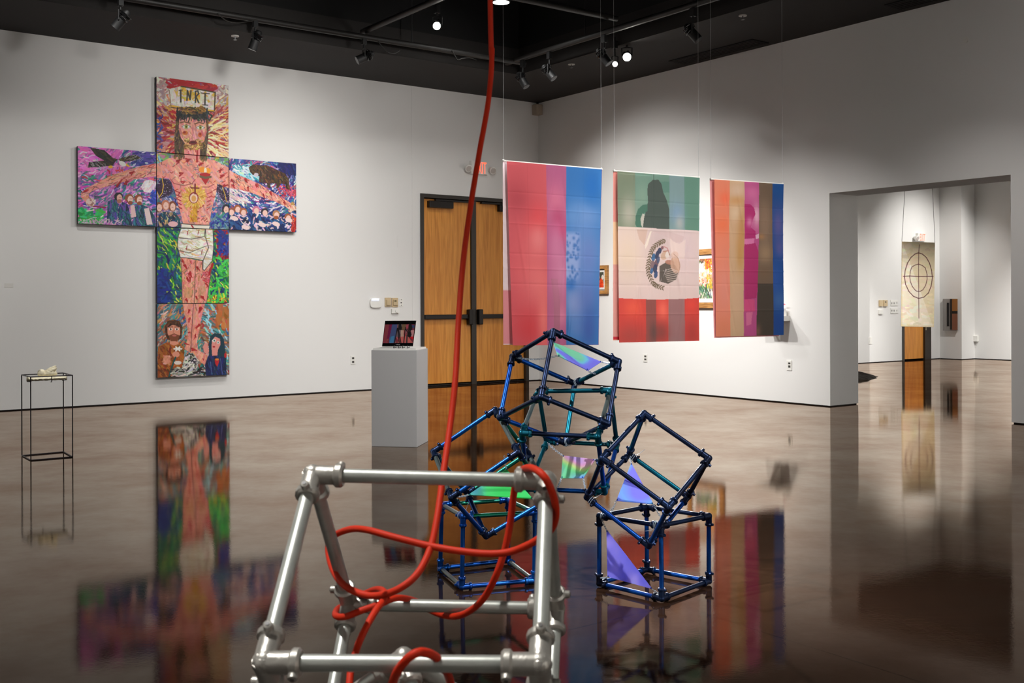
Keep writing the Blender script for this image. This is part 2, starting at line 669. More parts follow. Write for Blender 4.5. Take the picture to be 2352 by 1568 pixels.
# neighbouring room seen through the opening
RB, RA1, RA2, RBS = 0.35, -10.5, -11.0, 0.85
d0 = ab(on(2072, 800, rp(0, RB), BV))[0]
d1 = ab(on(2137, 800, rp(0, RB), BV))[0]
D2H = 2.2
m = MB()
m.box(rp(-DT, RB, G0), AV * (d0 + DT), -BV * WT, ZV * (CEIL - G0))
m.box(rp(d0, RB, D2H), AV * (d1 - d0), -BV * WT, ZV * (CEIL - D2H))
m.box(rp(d1, RB, G0), AV * (RA1 - d1), -BV * WT, ZV * (CEIL - G0))
m.box(rp(RA1, RB - WT, G0), BV * (RBS - RB + WT), AV * (RA2 - RA1), ZV * (CEIL - G0))
m.box(rp(RA2, RBS, G0), BV * 13, -AV * WT, ZV * (CEIL - G0))
m.box(rp(-DT, 13.8, G0), AV * (RA2 + DT), BV * WT, ZV * (CEIL - G0))
struct(m.build('wall_far', M_WALL2))
m = MB()
m.box(rp(-DT, RB - 0.015, 0), AV * (d0 + DT), -BV * 0.1, ZV * 0.016)
m.box(rp(d1, RB - 0.015, 0), AV * (RA1 - d1 - 0.02), -BV * 0.1, ZV * 0.016)
m.box(rp(RA1 - 0.015, RB, 0), BV * (RBS - RB - 0.02), -AV * 0.1, ZV * 0.016)
m.box(rp(RA1 - 0.02, RBS - 0.015, 0), AV * (RA2 - RA1), -BV * 0.1, ZV * 0.016)
m.box(rp(RA2 - 0.015, RBS, 0), BV * 12, -AV * 0.1, ZV * 0.016)
struct(m.build('baseboard_far', M_BASE))
struct(MB().box(rp(-DT, RB, CEIL), AV * (RA2 + DT), BV * 13.5, ZV * 0.2).build('ceiling_far', M_SOFFIT))


# ------------------------------------------------------------------ doors
def hexa(mb, pts8):
    i = len(mb.v)
    mb.v += [Vector(p) for p in pts8]
    for q in [(0, 2, 3, 1), (4, 5, 7, 6), (0, 1, 5, 4), (2, 6, 7, 3), (0, 4, 6, 2), (1, 3, 7, 5)]:
        mb.f.append(tuple(i + x for x in q))


door = bpy.data.objects.new('door_1', None)
COL.objects.link(door)
door.location = rp((DA0 + DA1) / 2, 0, 0)
door['kind'] = 'structure'
FW = 0.055
m = MB()
m.box(rp(DA1, 0.02, 0), -AV * FW, -BV * 0.2, ZV * DH)
m.box(rp(DA0, 0.02, 0), AV * FW, -BV * 0.2, ZV * DH)
m.box(rp(DA0 + FW, 0.02, DH - FW), AV * (DA1 - DA0 - 2 * FW), -BV * 0.2, ZV * FW)
part(m, 'door_frame', M_FRAME, door)
amid = (ab(wl(1085, 800))[0] + ab(wl(1096, 800))[0]) / 2
mw = abs(ab(wl(1085, 800))[0] - ab(wl(1096, 800))[0])
part(MB().box(rp(amid - mw / 2, -0.015, 0), AV * mw, -BV * 0.1, ZV * (DH - FW)), 'center_mullion', M_FRAME, door)
LZ0, LZ1 = 0.035, DH - FW - 0.01
for x0, x1 in ((amid + mw / 2 + 0.004, DA1 - FW - 0.004), (DA0 + FW + 0.004, amid - mw / 2 - 0.004)):
    lf = part(MB().box(rp(x0, -0.04, LZ0), AV * (x1 - x0), -BV * 0.045, ZV * (LZ1 - LZ0)), 'door_leaf', M_OAK, door)
    part(MB().box(rp(x0, -0.02, 0.004), AV * (x1 - x0), -BV * 0.06, ZV * 0.016), 'threshold_sweep', M_DARKMETAL, door)
    near = x1 if x0 > amid else x0            # hinge side
    mid_ = x0 if x0 > amid else x1            # meeting side
    s = 1 if x0 > amid else -1
    zb = wl(1000, 728).z
    pbm = MB()
    pbm.box(rp(mid_ + s * 0.06, -0.035, zb - 0.03), AV * s * (abs(x1 - x0) - 0.07), BV * 0.055, ZV * 0.065)
    pb_ = part(pbm, 'panic_bar', M_DARKMETAL, door, bevel=0.006)
    part(MB().box(rp(mid_ + s * 0.005, -0.035, zb - 0.12), AV * s * 0.075, BV * 0.085, ZV * 0.23), 'latch_case', M_DARKMETAL, door, bevel=0.012)
    cl = MB().box(rp(near - s * 0.08, -0.038, LZ1 - 0.13), AV * -s * 0.42, BV * 0.075, ZV * 0.10)
    part(cl, 'door_closer', M_DARKMETAL, door, bevel=0.008)
    part(MB().box(rp(near - s * 0.2, -0.03, LZ1 - 0.028), AV * -s * 0.62, BV * 0.05, ZV * 0.024), 'closer_arm', M_DARKMETAL, door)

door2 = bpy.data.objects.new('door_2', None)
COL.objects.link(door2)
door2.location = rp((d0 + d1) / 2, RB, 0)
door2['kind'] = 'structure'
m = MB()
jm = ab(on(2123, 800, rp(0, RB), BV))[0]
m.box(rp(d0, RB + 0.02, 0), -AV * 0.06, -BV * 0.2, ZV * D2H)
m.box(rp(d1, RB + 0.02, 0), AV * (jm - d1), -BV * 0.2, ZV * D2H)
m.box(rp(d0 - 0.06, RB + 0.02, D2H - 0.06), AV * (jm - d0 + 0.06), -BV * 0.2, ZV * 0.06)
part(m, 'door_frame', M_FRAME, door2)
part(MB().box(rp(d0 - 0.065, RB - 0.02, 0.03), AV * (jm - d0 + 0.07), -BV * 0.045, ZV * (D2H - 0.1)), 'door_leaf', M_OAK, door2)


# ------------------------------------------------------------------ painting on a grid of coloured points
class Canvas:
    """corners TL,TR,BL,BR are in the coordinates used for drawing"""

    def __init__(self, w, h, TL, TR, BL, BR, base, seed=1):
        self.w, self.h = w, h
        u, v = np.meshgrid(np.linspace(0, 1, w), np.linspace(0, 1, h))
        TL, TR, BL, BR = map(np.array, (TL, TR, BL, BR))
        P = (TL * (1 - u[..., None]) + TR * u[..., None]) * (1 - v[..., None]) + (BL * (1 - u[..., None]) + BR * u[..., None]) * v[..., None]
        self.X, self.Y = P[..., 0], P[..., 1]
        self.x0, self.y0 = self.X.min(), self.Y.min()
        self.sx = (self.X.max() - self.x0)
        self.px = self.sx / w
        self.c = np.zeros((h, w, 3)) + np.array(base, float)
        self.rng = np.random.default_rng(seed)
        self.u, self.v = u, v

    def blend(self, mask, col, a=1.0):
        mk = (mask * a)[..., None]
        self.c = self.c * (1 - mk) + np.array(col, float) * mk

    def polymask(self, pts, soft=None):
        X, Y = self.X, self.Y
        ins = np.zeros(X.shape, bool)
        n = len(pts)
        for i in range(n):
            x1, y1 = pts[i]
            x2, y2 = pts[(i + 1) % n]
            if y1 == y2:
                continue
            c = ((Y < y1) != (Y < y2)) & (X < (x2 - x1) * (Y - y1) / (y2 - y1) + x1)
            ins ^= c
        return ins.astype(float)

    def poly(self, pts, col, a=1.0):
        mk = self.polymask(pts)
        self.blend(mk, col, a)
        return mk

    def ell(self, cx, cy, rx, ry, col, a=1.0, ang=0.0):
        c, s = math.cos(ang), math.sin(ang)
        dx, dy = self.X - cx, self.Y - cy
        d = ((dx * c + dy * s) / rx) ** 2 + ((-dx * s + dy * c) / ry) ** 2
        self.blend((d < 1).astype(float), col, a)

    def smear(self, x, y, s, col, ang=None):
        rg = self.rng
        a0 = rg.uniform(0, PI) if ang is None else ang
        for k in range(4):
            an = a0 + rg.normal() * .35
            L = s * rg.uniform(.7, 1.5)
            ox, oy = rg.normal(size=2) * s * .3
            q = np.clip(np.array(col, float) + rg.normal() * 16, 0, 255)
            self.seg(x + ox - math.cos(an) * L, y + oy - math.sin(an) * L, x + ox + math.cos(an) * L, y + oy + math.sin(an) * L, s * rg.uniform(.5, 1.0), q, .95, taper=True)

    def line(self, pts, wd, col, a=1.0):
        for (x1, y1), (x2, y2) in zip(pts, pts[1:]):
            self.seg(x1, y1, x2, y2, wd, col, a)

    def seg(self, x1, y1, x2, y2, wd, col, a=1.0, taper=False):
        # work in a window only
        pad = wd + 3 * self.px
        jx = [(min(x1, x2) - pad), (max(x1, x2) + pad)]
        rows = np.where((self.Y.max(1) >= min(y1, y2) - pad) & (self.Y.min(1) <= max(y1, y2) + pad))[0]
        cols = np.where((self.X.max(0) >= jx[0]) & (self.X.min(0) <= jx[1]))[0]
        if len(rows) == 0 or len(cols) == 0:
            return
        r, q = slice(rows[0], rows[-1] + 1), slice(cols[0], cols[-1] + 1)
        X, Y = self.X[r, q], self.Y[r, q]
        dx, dy = x2 - x1, y2 - y1
        L = dx * dx + dy * dy + 1e-9
        t = np.clip(((X - x1) * dx + (Y - y1) * dy) / L, 0, 1)
        d = np.hypot(X - x1 - t * dx, Y - y1 - t * dy)
        w_ = wd / 2 * ((1 - 0.75 * t) if taper else 1.0)
        mk = np.clip((w_ - d) / self.px + 0.5, 0, 1) * a
        self.c[r, q] = self.c[r, q] * (1 - mk[..., None]) + np.array(col, float) * mk[..., None]

    def dabs(self, n, palette, length, width, ang=None, region=None, jitter=18, a=0.95, curve=0.16):
        """n random brush strokes; region = mask the stroke centre must fall in; ang = f(x,y) or None"""
        rg = self.rng
        H, Wd = self.X.shape
        if region is not None:
            idx = np.argwhere(region > 0.5)
            if len(idx) == 0:
                return
        for k in range(n):
            if region is not None:
                i, j = idx[rg.integers(len(idx))]
            else:
                i, j = rg.integers(H), rg.integers(Wd)
            x, y = self.X[i, j], self.Y[i, j]
            an = rg.uniform(0, PI) if ang is None else (ang(x, y) + rg.normal() * 0.25)
            L = length * rg.uniform(0.4, 1.3)
            w = width * rg.uniform(0.5, 1.3)
            col = np.clip(np.array(palette[rg.integers(len(palette))], float) + rg.normal(size=3) * jitter * 0.5 + rg.normal() * jitter * 0.5, 0, 255)
            mx, my = x, y
            ca, sa = math.cos(an), math.sin(an)
            x1, y1, x2, y2 = x - ca * L / 2, y - sa * L / 2, x + ca * L / 2, y + sa * L / 2
            if curve:
                bx, by = x - sa * L * curve * rg.normal(), y + ca * L * curve * rg.normal()
                self.seg(x1, y1, bx, by, w, col, a)
                self.seg(bx, by, x2, y2, w, col, a)
            else:
                self.seg(x1, y1, x2, y2, w, col, a)

    def clipdabs(self, region, *args, **kw):
        """dabs that stay inside region"""
        old = self.c.copy()
        self.dabs(*args, region=region, **kw)
        mk = region[..., None]
        self.c = old * (1 - mk) + self.c * mk

    def linear(self):
        c = np.clip(self.c, 0, 255) / 255
        return np.where(c <= 0.04045, c / 12.92, ((c + 0.055) / 1.055) ** 2.4)


def grid_object(name, material, parent, cv, P, thick=0.0, nrm=None, origin=None, edge_mat=None):
    """grid mesh coloured by a Canvas; P = (h,w,3) world points; optional solid slab behind it"""
    h, w = cv.h, cv.w
    org = np.array(worldloc(parent) if parent else (origin or P.reshape(-1, 3).mean(0)))
    V = (P.reshape(-1, 3) - org)
    me = bpy.data.meshes.new(name)
    ii = np.arange(h * w).reshape(h, w)
    q = np.stack([ii[:-1, :-1], ii[1:, :-1], ii[1:, 1:], ii[:-1, 1:]], -1).reshape(-1, 4)
    nq = len(q)
    allv, allq, extra = [V], [q], 0
    if thick:
        back = V - np.array(nrm) * thick
        rim = np.concatenate([ii[0, :-1], ii[:-1, -1], ii[-1, :0:-1], ii[:0:-1, 0]])
        allv.append(back[rim])
        base = h * w
        n = len(rim)
        k = np.arange(n)
        allq.append(np.stack([rim[k], rim[(k + 1) % n], base + (k + 1) % n, base + k], -1))
        extra = n
    V = np.concatenate(allv)
    Q = np.concatenate(allq)
    me.vertices.add(len(V))
    me.vertices.foreach_set('co', V.astype(np.float32).ravel())
    me.loops.add(Q.size)
    me.loops.foreach_set('vertex_index', Q.astype(np.int32).ravel())
    me.polygons.add(len(Q))
    me.polygons.foreach_set('loop_start', np.arange(0, Q.size, 4, dtype=np.int32))
    me.polygons.foreach_set('use_smooth', np.concatenate([np.ones(nq, bool), np.zeros(extra, bool)]))
    me.materials.append(material)
    if thick:
        me.materials.append(edge_mat or M_CANVAS_EDGE)
        me.polygons.foreach_set('material_index', np.concatenate([np.zeros(nq, np.int32), np.ones(extra, np.int32)]))
    me.update(calc_edges=True)
    at_ = me.color_attributes.new('paint', 'FLOAT_COLOR', 'POINT')
    col = np.ones((len(V), 4), np.float32)
    col[:h * w, :3] = cv.linear().reshape(-1, 3)
    at_.data.foreach_set('color', col.ravel())
    o = bpy.data.objects.new(name, me)
    COL.objects.link(o)
    o.location = Vector(org)
    if parent:
        o.parent = parent
        o.location = Vector((0, 0, 0))
    return o


def quad_points(cv, TL, TR, BL, BR):
    u, v = cv.u[..., None], cv.v[..., None]
    TL, TR, BL, BR = (np.array(p) for p in (TL, TR, BL, BR))
    return (TL * (1 - u) + TR * u) * (1 - v) + (BL * (1 - u) + BR * u) * v


# ------------------------------------------------------------------ the cross of six canvases
SKIN = (228, 150, 135)
BLOOD = (165, 28, 35)
NP_ = 216


def paint_top():
    c = Canvas(NP_, NP_, (72, 62), (753, 142), (80, 778), (757, 826), (186, 132, 126), 11)
    fan = lambda x, y: math.atan2(y - 600, x - 410)
    c.dabs(900, [(190, 120, 115), (170, 70, 75), (205, 150, 140), (150, 100, 120), (120, 80, 110), (200, 170, 160)], 70, 16, fan)
    c.dabs(150, [(225, 215, 205), (200, 195, 190), (180, 150, 150)], 55, 18, None, region=((c.Y < 330) & ((c.X < 230) | (c.X > 600))).astype(float))
    c.dabs(45, [(175, 35, 40), (200, 60, 60)], 75, 26, lambda x, y: 0.25, region=((c.Y < 175) & (c.X > 200) & (c.X < 660)).astype(float))
    c.dabs(220, [(222, 170, 70), (235, 200, 120), (214, 150, 110), (205, 140, 60)], 85, 11, fan, region=(c.Y > 250).astype(float))
    c.dabs(190, [(165, 28, 35), (185, 50, 50), (140, 30, 50), (180, 90, 90)], 70, 15, fan, region=(c.Y > 330).astype(float))
    c.dabs(60, [(240, 226, 190), (240, 210, 150)], 120, 14, fan, region=((c.X > 540) & (c.Y > 470)).astype(float))
    c.dabs(30, [(70, 60, 130), (60, 90, 160)], 40, 12, None, region=((c.X < 130) & (c.Y > 380)).astype(float))
    # the board with letters
    sign = [(185, 180), (300, 150), (625, 205), (618, 385), (208, 345)]
    mk = c.poly(sign, (222, 186, 84))
    c.clipdabs(mk, 140, [(225, 220, 210), (215, 205, 190), (235, 230, 220)], 50, 22)
    c.clipdabs((mk * ((c.X > 300) & (c.Y < 290) & (c.X < 480))), 40, [(228, 178, 60), (222, 190, 90)], 45, 16)
    c.line([(208, 338), (350, 362), (618, 382)], 14, (226, 180, 60))
    c.line([(205, 352), (350, 376), (615, 394)], 8, (80, 66, 40))
    c.line([(300, 152), (625, 208), (618, 380)], 12, (86, 74, 48))
    c.line([(190, 190), (208, 340)], 6, (130, 110, 70))
    k = (74, 70, 64)
    c.line([(296, 190), (298, 300)], 15, k)
    c.line([(280, 192), (312, 188)], 8, k)
    c.line([(355, 285), (360, 195), (385, 275), (392, 195)], 14, k)
    c.line([(435, 305), (435, 200), (458, 195), (466, 222), (440, 250), (466, 305)], 13, k)
    c.line([(528, 222), (526, 326)], 15, k)
    c.line([(490, 214), (570, 222)], 9, k)
    c.line([(505, 326), (552, 330)], 9, k)
    # hair
    hair = [(330, 372), (420, 360), (520, 400), (560, 470), (562, 600), (545, 760), (545, 850), (480, 850), (470, 700), (330, 740), (330, 840), (245, 830), (240, 620), (258, 450)]
    hm = c.poly(hair, (88, 70, 44))
    c.clipdabs(hm, 420, [(70, 54, 34), (110, 88, 52), (140, 112, 66), (60, 48, 36), (90, 66, 60)], 46, 9, lambda x, y: PI / 2)
    face = [(285, 455), (410, 440), (535, 470), (545, 580), (520, 670), (480, 715), (410, 735), (345, 705), (300, 640), (280, 560)]
    fm = c.poly(face, (222, 150, 138))
    c.clipdabs(fm, 160, [(226, 158, 142), (212, 138, 130), (200, 130, 130), (230, 170, 150)], 50, 16, lambda x, y: 1.3)
    c.poly([(335, 745), (480, 745), (485, 850), (330, 830)], (226, 140, 138))
    c.dabs(30, [(200, 60, 80), (228, 160, 150)], 45, 10, lambda x, y: PI / 2, region=((c.X > 345) & (c.X < 470) & (c.Y > 750)).astype(float))
    c.line([(455, 760), (458, 850)], 14, BLOOD)
    # fringe and crown
    c.dabs(110, [(40, 44, 40), (60, 64, 60), (30, 30, 30)], 70, 12, lambda x, y: PI / 2 + (410 - x) * 0.002, region=((c.X > 262) & (c.X < 560) & (c.Y > 385) & (c.Y < 455)).astype(float))
    c.dabs(70, [(150, 112, 50), (190, 150, 70), (90, 70, 40)], 46, 12, lambda x, y: 0.3, region=((c.X > 300) & (c.X < 520) & (c.Y > 352) & (c.Y < 408)).astype(float))
    # brows, eyes, nose, mouth, beard
    c.line([(292, 500), (330, 490), (385, 502)], 12, (128, 84, 66))
    c.line([(432, 510), (470, 494), (515, 505)], 12, (128, 84, 66))
    for ex, ey, ir in ((350, 537, 16), (484, 544, 14)):
        c.ell(ex, ey, 40, 20, (232, 232, 224))
        c.ell(ex, ey, ir, 17, (168, 168, 60))
        c.ell(ex, ey, 7, 9, (60, 60, 40))
        c.line([(ex - 42, ey), (ex, ey - 21), (ex + 42, ey)], 5, (90, 74, 66))
        c.line([(ex - 42, ey + 2), (ex, ey + 21), (ex + 42, ey + 2)], 4, (150, 110, 100))
    c.ell(340, 596, 26, 20, (196, 110, 40))
    c.ell(334, 590, 12, 12, (150, 40, 30))
    c.ell(480, 612, 18, 24, (200, 100, 40))
    c.ell(482, 606, 9, 12, (160, 30, 30))
    c.line([(412, 520), (416, 600), (398, 650)], 8, (196, 122, 120))
    c.line([(424, 570), (440, 645)], 6, (240, 186, 170))
    c.dabs(190, [(200, 158, 84), (160, 118, 60), (226, 190, 120), (120, 84, 46)], 18, 9, None, region=(((c.Y > 650) & (c.Y < 752) & (c.X > 335) & (c.X < 500)) & (np.abs(c.X - 412) + (c.Y - 640) > 55)).astype(float))
    c.ell(414, 688, 40, 20, (120, 34, 36))
    c.ell(414, 684, 26, 8, (80, 20, 24))
    return c


def paint_center():
    c = Canvas(NP_, NP_, (80, 785), (763, 832), (88, 1498), (770, 1512), (110, 110, 150), 12)
    up = (c.Y < 1010).astype(float)
    c.dabs(260, [(90, 140, 110), (220, 200, 90), (180, 110, 140), (150, 190, 200), (120, 170, 90)], 60, 16, None, region=up)
    c.dabs(700, [(40, 60, 120), (130, 100, 160), (190, 190, 205), (60, 110, 120), (200, 120, 120), (50, 90, 150), (210, 170, 180)], 46, 13, None, region=1 - up)
    # wings
    for w in ([(85, 1090), (130, 1030), (215, 1050), (232, 1160), (190, 1200), (110, 1230), (82, 1160)], [(630, 1090), (690, 1080), (770, 1170), (775, 1225), (730, 1260), (650, 1160)]):
        mk = c.poly(w, (52, 30, 62))
        c.clipdabs(mk, 60, [(60, 34, 80), (44, 26, 44), (70, 40, 70)], 30, 12)
        c.clipdabs(mk, 26, [(190, 180, 200)], 6, 5)
    c.line([(130, 1030), (145, 1100), (135, 1170), (105, 1215)], 8, (214, 176, 60))
    c.line([(85, 1160), (108, 1215)], 6, (214, 176, 60))
    c.line([(705, 1110), (730, 1180), (745, 1250)], 7, (214, 176, 60))
    # dark robes and small faces
    for q in ([(100, 1400), (140, 1350), (200, 1360), (250, 1350), (300, 1420), (310, 1500), (95, 1500)],):
        mk = c.poly(q, (26, 70, 84))
        c.clipdabs(mk, 90, [(20, 60, 80), (30, 100, 110), (30, 40, 80), (190, 160, 120)], 40, 10, lambda x, y: 1.2)
    for x, y, hx in ((105, 1310, (120, 76, 50)), (228, 1300, (130, 72, 40)), (165, 1290, (190, 120, 90)), (740, 1320, (40, 40, 50))):
        c.ell(x, y, 38, 50, hx)
        c.ell(x + 4, y + 6, 24, 36, (230, 190, 176))
        c.line([(x - 6, y + 10), (x + 8, y + 10)], 3, (140, 80, 70))
    c.dabs(140, [(40, 60, 140), (60, 90, 170), (120, 150, 170), (70, 130, 120)], 46, 16, None, region=((c.X > 590) & (c.Y > 1370)).astype(float))
    c.ell(235, 1470, 45, 26, (224, 176, 180))
    # torso
    torso = [(330, 780), (490, 800), (500, 835), (620, 850), (770, 925), (770, 1120), (655, 1075), (640, 1180), (600, 1330), (575, 1480), (330, 1480), (320, 1420), (285, 1290), (250, 1150), (215, 1060), (190, 1035), (80, 1030), (80, 900), (190, 840), (300, 820)]
    tm = c.poly(torso, SKIN)
    c.clipdabs(tm, 420, [(232, 156, 140), (226, 146, 132), (218, 150, 140), (236, 166, 148)], 60, 18, lambda x, y: 1.0)
    c.clipdabs(tm, 90, [(150, 120, 120), (130, 130, 130), (150, 90, 90), (160, 150, 140)], 32, 7)
    c.clipdabs(tm, 46, [BLOOD, (190, 70, 70), (150, 30, 40)], 30, 8, lambda x, y: -0.5)
    c.poly([(330, 770), (485, 785), (495, 840), (325, 835)], (222, 146, 140))
    c.line([(455, 790), (457, 870)], 16, BLOOD)
    c.dabs(50, [(80, 62, 40), (130, 100, 56)], 40, 9, lambda x, y: PI / 2, region=(((c.X > 245) & (c.X < 335) & (c.Y < 835)) | ((c.X > 482) & (c.X < 550) & (c.Y < 850))).astype(float))
    # chest lines, ribs
    c.line([(210, 1040), (240, 1080), (330, 1100), (410, 1080), (440, 1040)], 7, (150, 70, 70))
    c.line([(500, 1110), (570, 1110), (625, 1080)], 7, (150, 70, 70))
    for k in range(5):
        y = 1150 + 38 * k
        c.line([(252 + 8 * k, y), (300 + 4 * k, y + 20)], 9, BLOOD)
        c.line([(604 - 6 * k, y + 6), (556, y + 26)], 7, (170, 50, 52))
    for x, y in ((290, 860), (306, 990), (330, 1065), (500, 885), (690, 950), (715, 1000), (740, 1095), (370, 850)):
        c.smear(x, y, 19, BLOOD, -.5)
    # sun cup, small cross
    c.dabs(260, [(214, 168, 70), (200, 150, 50), (232, 196, 120)], 60, 9, lambda x, y: math.atan2(y - 1212, x - 430), region=(np.hypot(c.X - 430, c.Y - 1212) < 95).astype(float))
    c.ell(428, 1215, 46, 54, (150, 40, 50))
    c.ell(428, 1218, 37, 44, (232, 200, 180))
    c.ell(428, 1222, 22, 30, (214, 160, 90))
    c.line([(440, 1085), (440, 1175)], 15, (120, 28, 40))
    c.line([(404, 1120), (476, 1122)], 13, (120, 28, 40))
    c.poly([(412, 1300), (450, 1300), (440, 1370), (462, 1440), (390, 1440), (424, 1370)], (206, 152, 40))
    c.clipdabs(((c.X > 390) & (c.X < 465) & (c.Y > 1290) & (c.Y < 1450)).astype(float), 50, [(220, 170, 60), (180, 120, 30)], 34, 9, lambda x, y: 1.4)
    # flaming heart
    c.ell(510, 945, 36, 26, (234, 150, 40))
    c.ell(560, 955, 28, 28, (240, 160, 50))
    c.ell(537, 955, 13, 32, (236, 226, 200))
    c.poly([(480, 985), (535, 970), (590, 985), (570, 1040), (540, 1090), (505, 1040)], (176, 28, 36))
    c.line([(490, 1010), (540, 1022), (588, 1012)], 22, (110, 96, 70))
    c.line([(432, 925), (466, 928)], 4, (110, 70, 80))
    c.line([(434, 944), (466, 946)], 4, (110, 70, 80))
    # cloth at the waist
    c.poly([(320, 1462), (440, 1470), (575, 1472), (580, 1515), (310, 1515)], (226, 220, 205))
    c.line([(316, 1464), (450, 1474), (580, 1474)], 8, (70, 60, 56))
    c.line([(410, 1480), (425, 1500)], 13, BLOOD)
    return c


def paint_left():
    c = Canvas(NP_ + 20, NP_, (68, 72), (862, 128), (85, 855), (868, 880), (150, 110, 160), 13)
    dg = lambda x, y: -0.5 + 0.4 * math.sin(x * 0.01)
    c.dabs(1300, [(206, 100, 180), (190, 90, 170), (40, 130, 120), (30, 110, 110), (130, 90, 170), (215, 140, 200), (70, 160, 140), (90, 70, 150), (220, 170, 210)], 62, 15, dg, jitter=26)
    c.dabs(160, [(220, 110, 190), (226, 130, 200)], 70, 18, dg, region=((c.Y < 340) & (c.X < 500)).astype(float))
    c.dabs(120, [(50, 60, 130), (90, 80, 160)], 60, 18, dg, region=((c.X > 640) & (c.Y < 260)).astype(float))
    c.dabs(70, [(40, 160, 90), (60, 190, 110), (70, 180, 80)], 60, 20, None, region=((c.X < 330) & (c.Y > 720)).astype(float))
    c.dabs(40, [(236, 90, 90), (210, 60, 70)], 50, 12, None, region=((c.Y > 290) & (c.Y < 420)).astype(float))
    c.dabs(80, [(236, 230, 236), (215, 205, 225)], 56, 9, dg, region=(c.X < 870).astype(float))
    # eagle
    blk = [(50, 44, 34), (34, 30, 26), (84, 70, 40)]
    for q in ([(185, 85), (330, 110), (420, 190), (470, 200), (430, 240), (330, 215), (250, 170)], [(170, 290), (180, 235), (330, 215), (440, 230), (420, 265), (300, 280)], [(470, 200), (530, 180), (640, 150), (715, 190), (600, 220), (500, 225)]):
        mk = c.poly(q, (46, 40, 32))
        c.clipdabs(mk, 60, blk, 46, 9, lambda x, y: 0.5)
    c.dabs(34, [(200, 200, 196)], 40, 3, lambda x, y: 0.8, region=((c.X > 170) & (c.X < 350) & (c.Y > 225) & (c.Y < 300)).astype(float))
    c.dabs(20, [(190, 190, 190)], 44, 3, lambda x, y: -0.6, region=((c.X > 540) & (c.X < 720) & (c.Y > 160) & (c.Y < 215)).astype(float))
    c.ell(515, 245, 40, 22, (232, 230, 224), ang=0.5)
    c.poly([(550, 240), (590, 268), (580, 282), (550, 262)], (236, 180, 50))
    c.ell(395, 280, 24, 14, (226, 176, 40))
    # dove
    mk = c.poly([(740, 420), (800, 405), (862, 430), (862, 470), (820, 540), (740, 530), (705, 480)], (232, 222, 224))
    c.clipdabs(mk, 40, [(240, 236, 236), (220, 190, 200)], 46, 10, lambda x, y: -0.9)
    # arm
    arm = [(862, 240), (870, 370), (760, 380), (600, 410), (450, 455), (320, 490), (215, 525), (180, 560), (200, 610), (240, 630), (225, 670), (175, 660), (110, 590), (110, 540), (160, 500), (280, 430), (420, 360), (560, 310), (720, 265)]
    am = c.poly(arm, SKIN)
    c.clipdabs(am, 330, [(232, 156, 140), (222, 146, 132), (236, 170, 150)], 60, 15, lambda x, y: -0.35)
    c.clipdabs(am, 40, [(170, 60, 60), (150, 80, 80), (120, 90, 90)], 55, 6, lambda x, y: -0.35)
    for x, y in ((500, 425), (480, 450), (165, 515), (560, 430), (620, 335)):
        c.smear(x, y, 20, BLOOD, -.8)
    c.ell(205, 640, 48, 42, (226, 200, 190))
    c.dabs(14, [(240, 220, 210), (170, 120, 110)], 36, 8, None, region=(np.hypot(c.X - 205, c.Y - 640) < 42).astype(float))
    c.line([(230, 680), (350, 690)], 12, (150, 30, 50))
    # three robed men
    for q, cl in (([(370, 630), (440, 600), (480, 660), (470, 840), (365, 850)], (40, 80, 110)), ([(480, 680), (520, 630), (580, 660), (620, 870), (470, 870)], (50, 56, 120)), ([(640, 690), (700, 650), (790, 690), (862, 790), (862, 880), (630, 880)], (30, 80, 100))):
        mk = c.poly(q, cl)
        c.clipdabs(mk, 110, [cl, (26, 50, 80), (60, 120, 130), (100, 80, 160), (20, 110, 110)], 64, 12, lambda x, y: 1.4)
    c.poly([(600, 670), (640, 660), (660, 780), (610, 790)], (226, 190, 190))
    c.poly([(740, 700), (790, 690), (830, 860), (770, 860)], (222, 200, 200))
    for x, y, hc, bd in ((478, 580, (40, 36, 44), (228, 180, 165)), (588, 595, (150, 84, 54), (232, 196, 184)), (682, 600, (150, 80, 44), (236, 200, 186))):
        c.ell(x, y, 44, 44, hc)
        c.ell(x + 10, y + 12, 27, 36, bd)
        c.ell(x + 10, y + 46, 24, 20, hc if hc[0] > 60 else (170, 110, 90))
        c.line([(x + 6, y + 6), (x + 30, y + 6)], 4, (120, 70, 60))
    c.dabs(60, [(215, 180, 200), (200, 160, 190)], 34, 9, None, region=((c.Y > 815) & (c.X < 520)).astype(float))
    c.dabs(34, [(40, 60, 170), (60, 90, 190)], 40, 14, None, region=((c.X > 810) & (c.Y > 520) & (c.Y < 640)).astype(float))
    return c


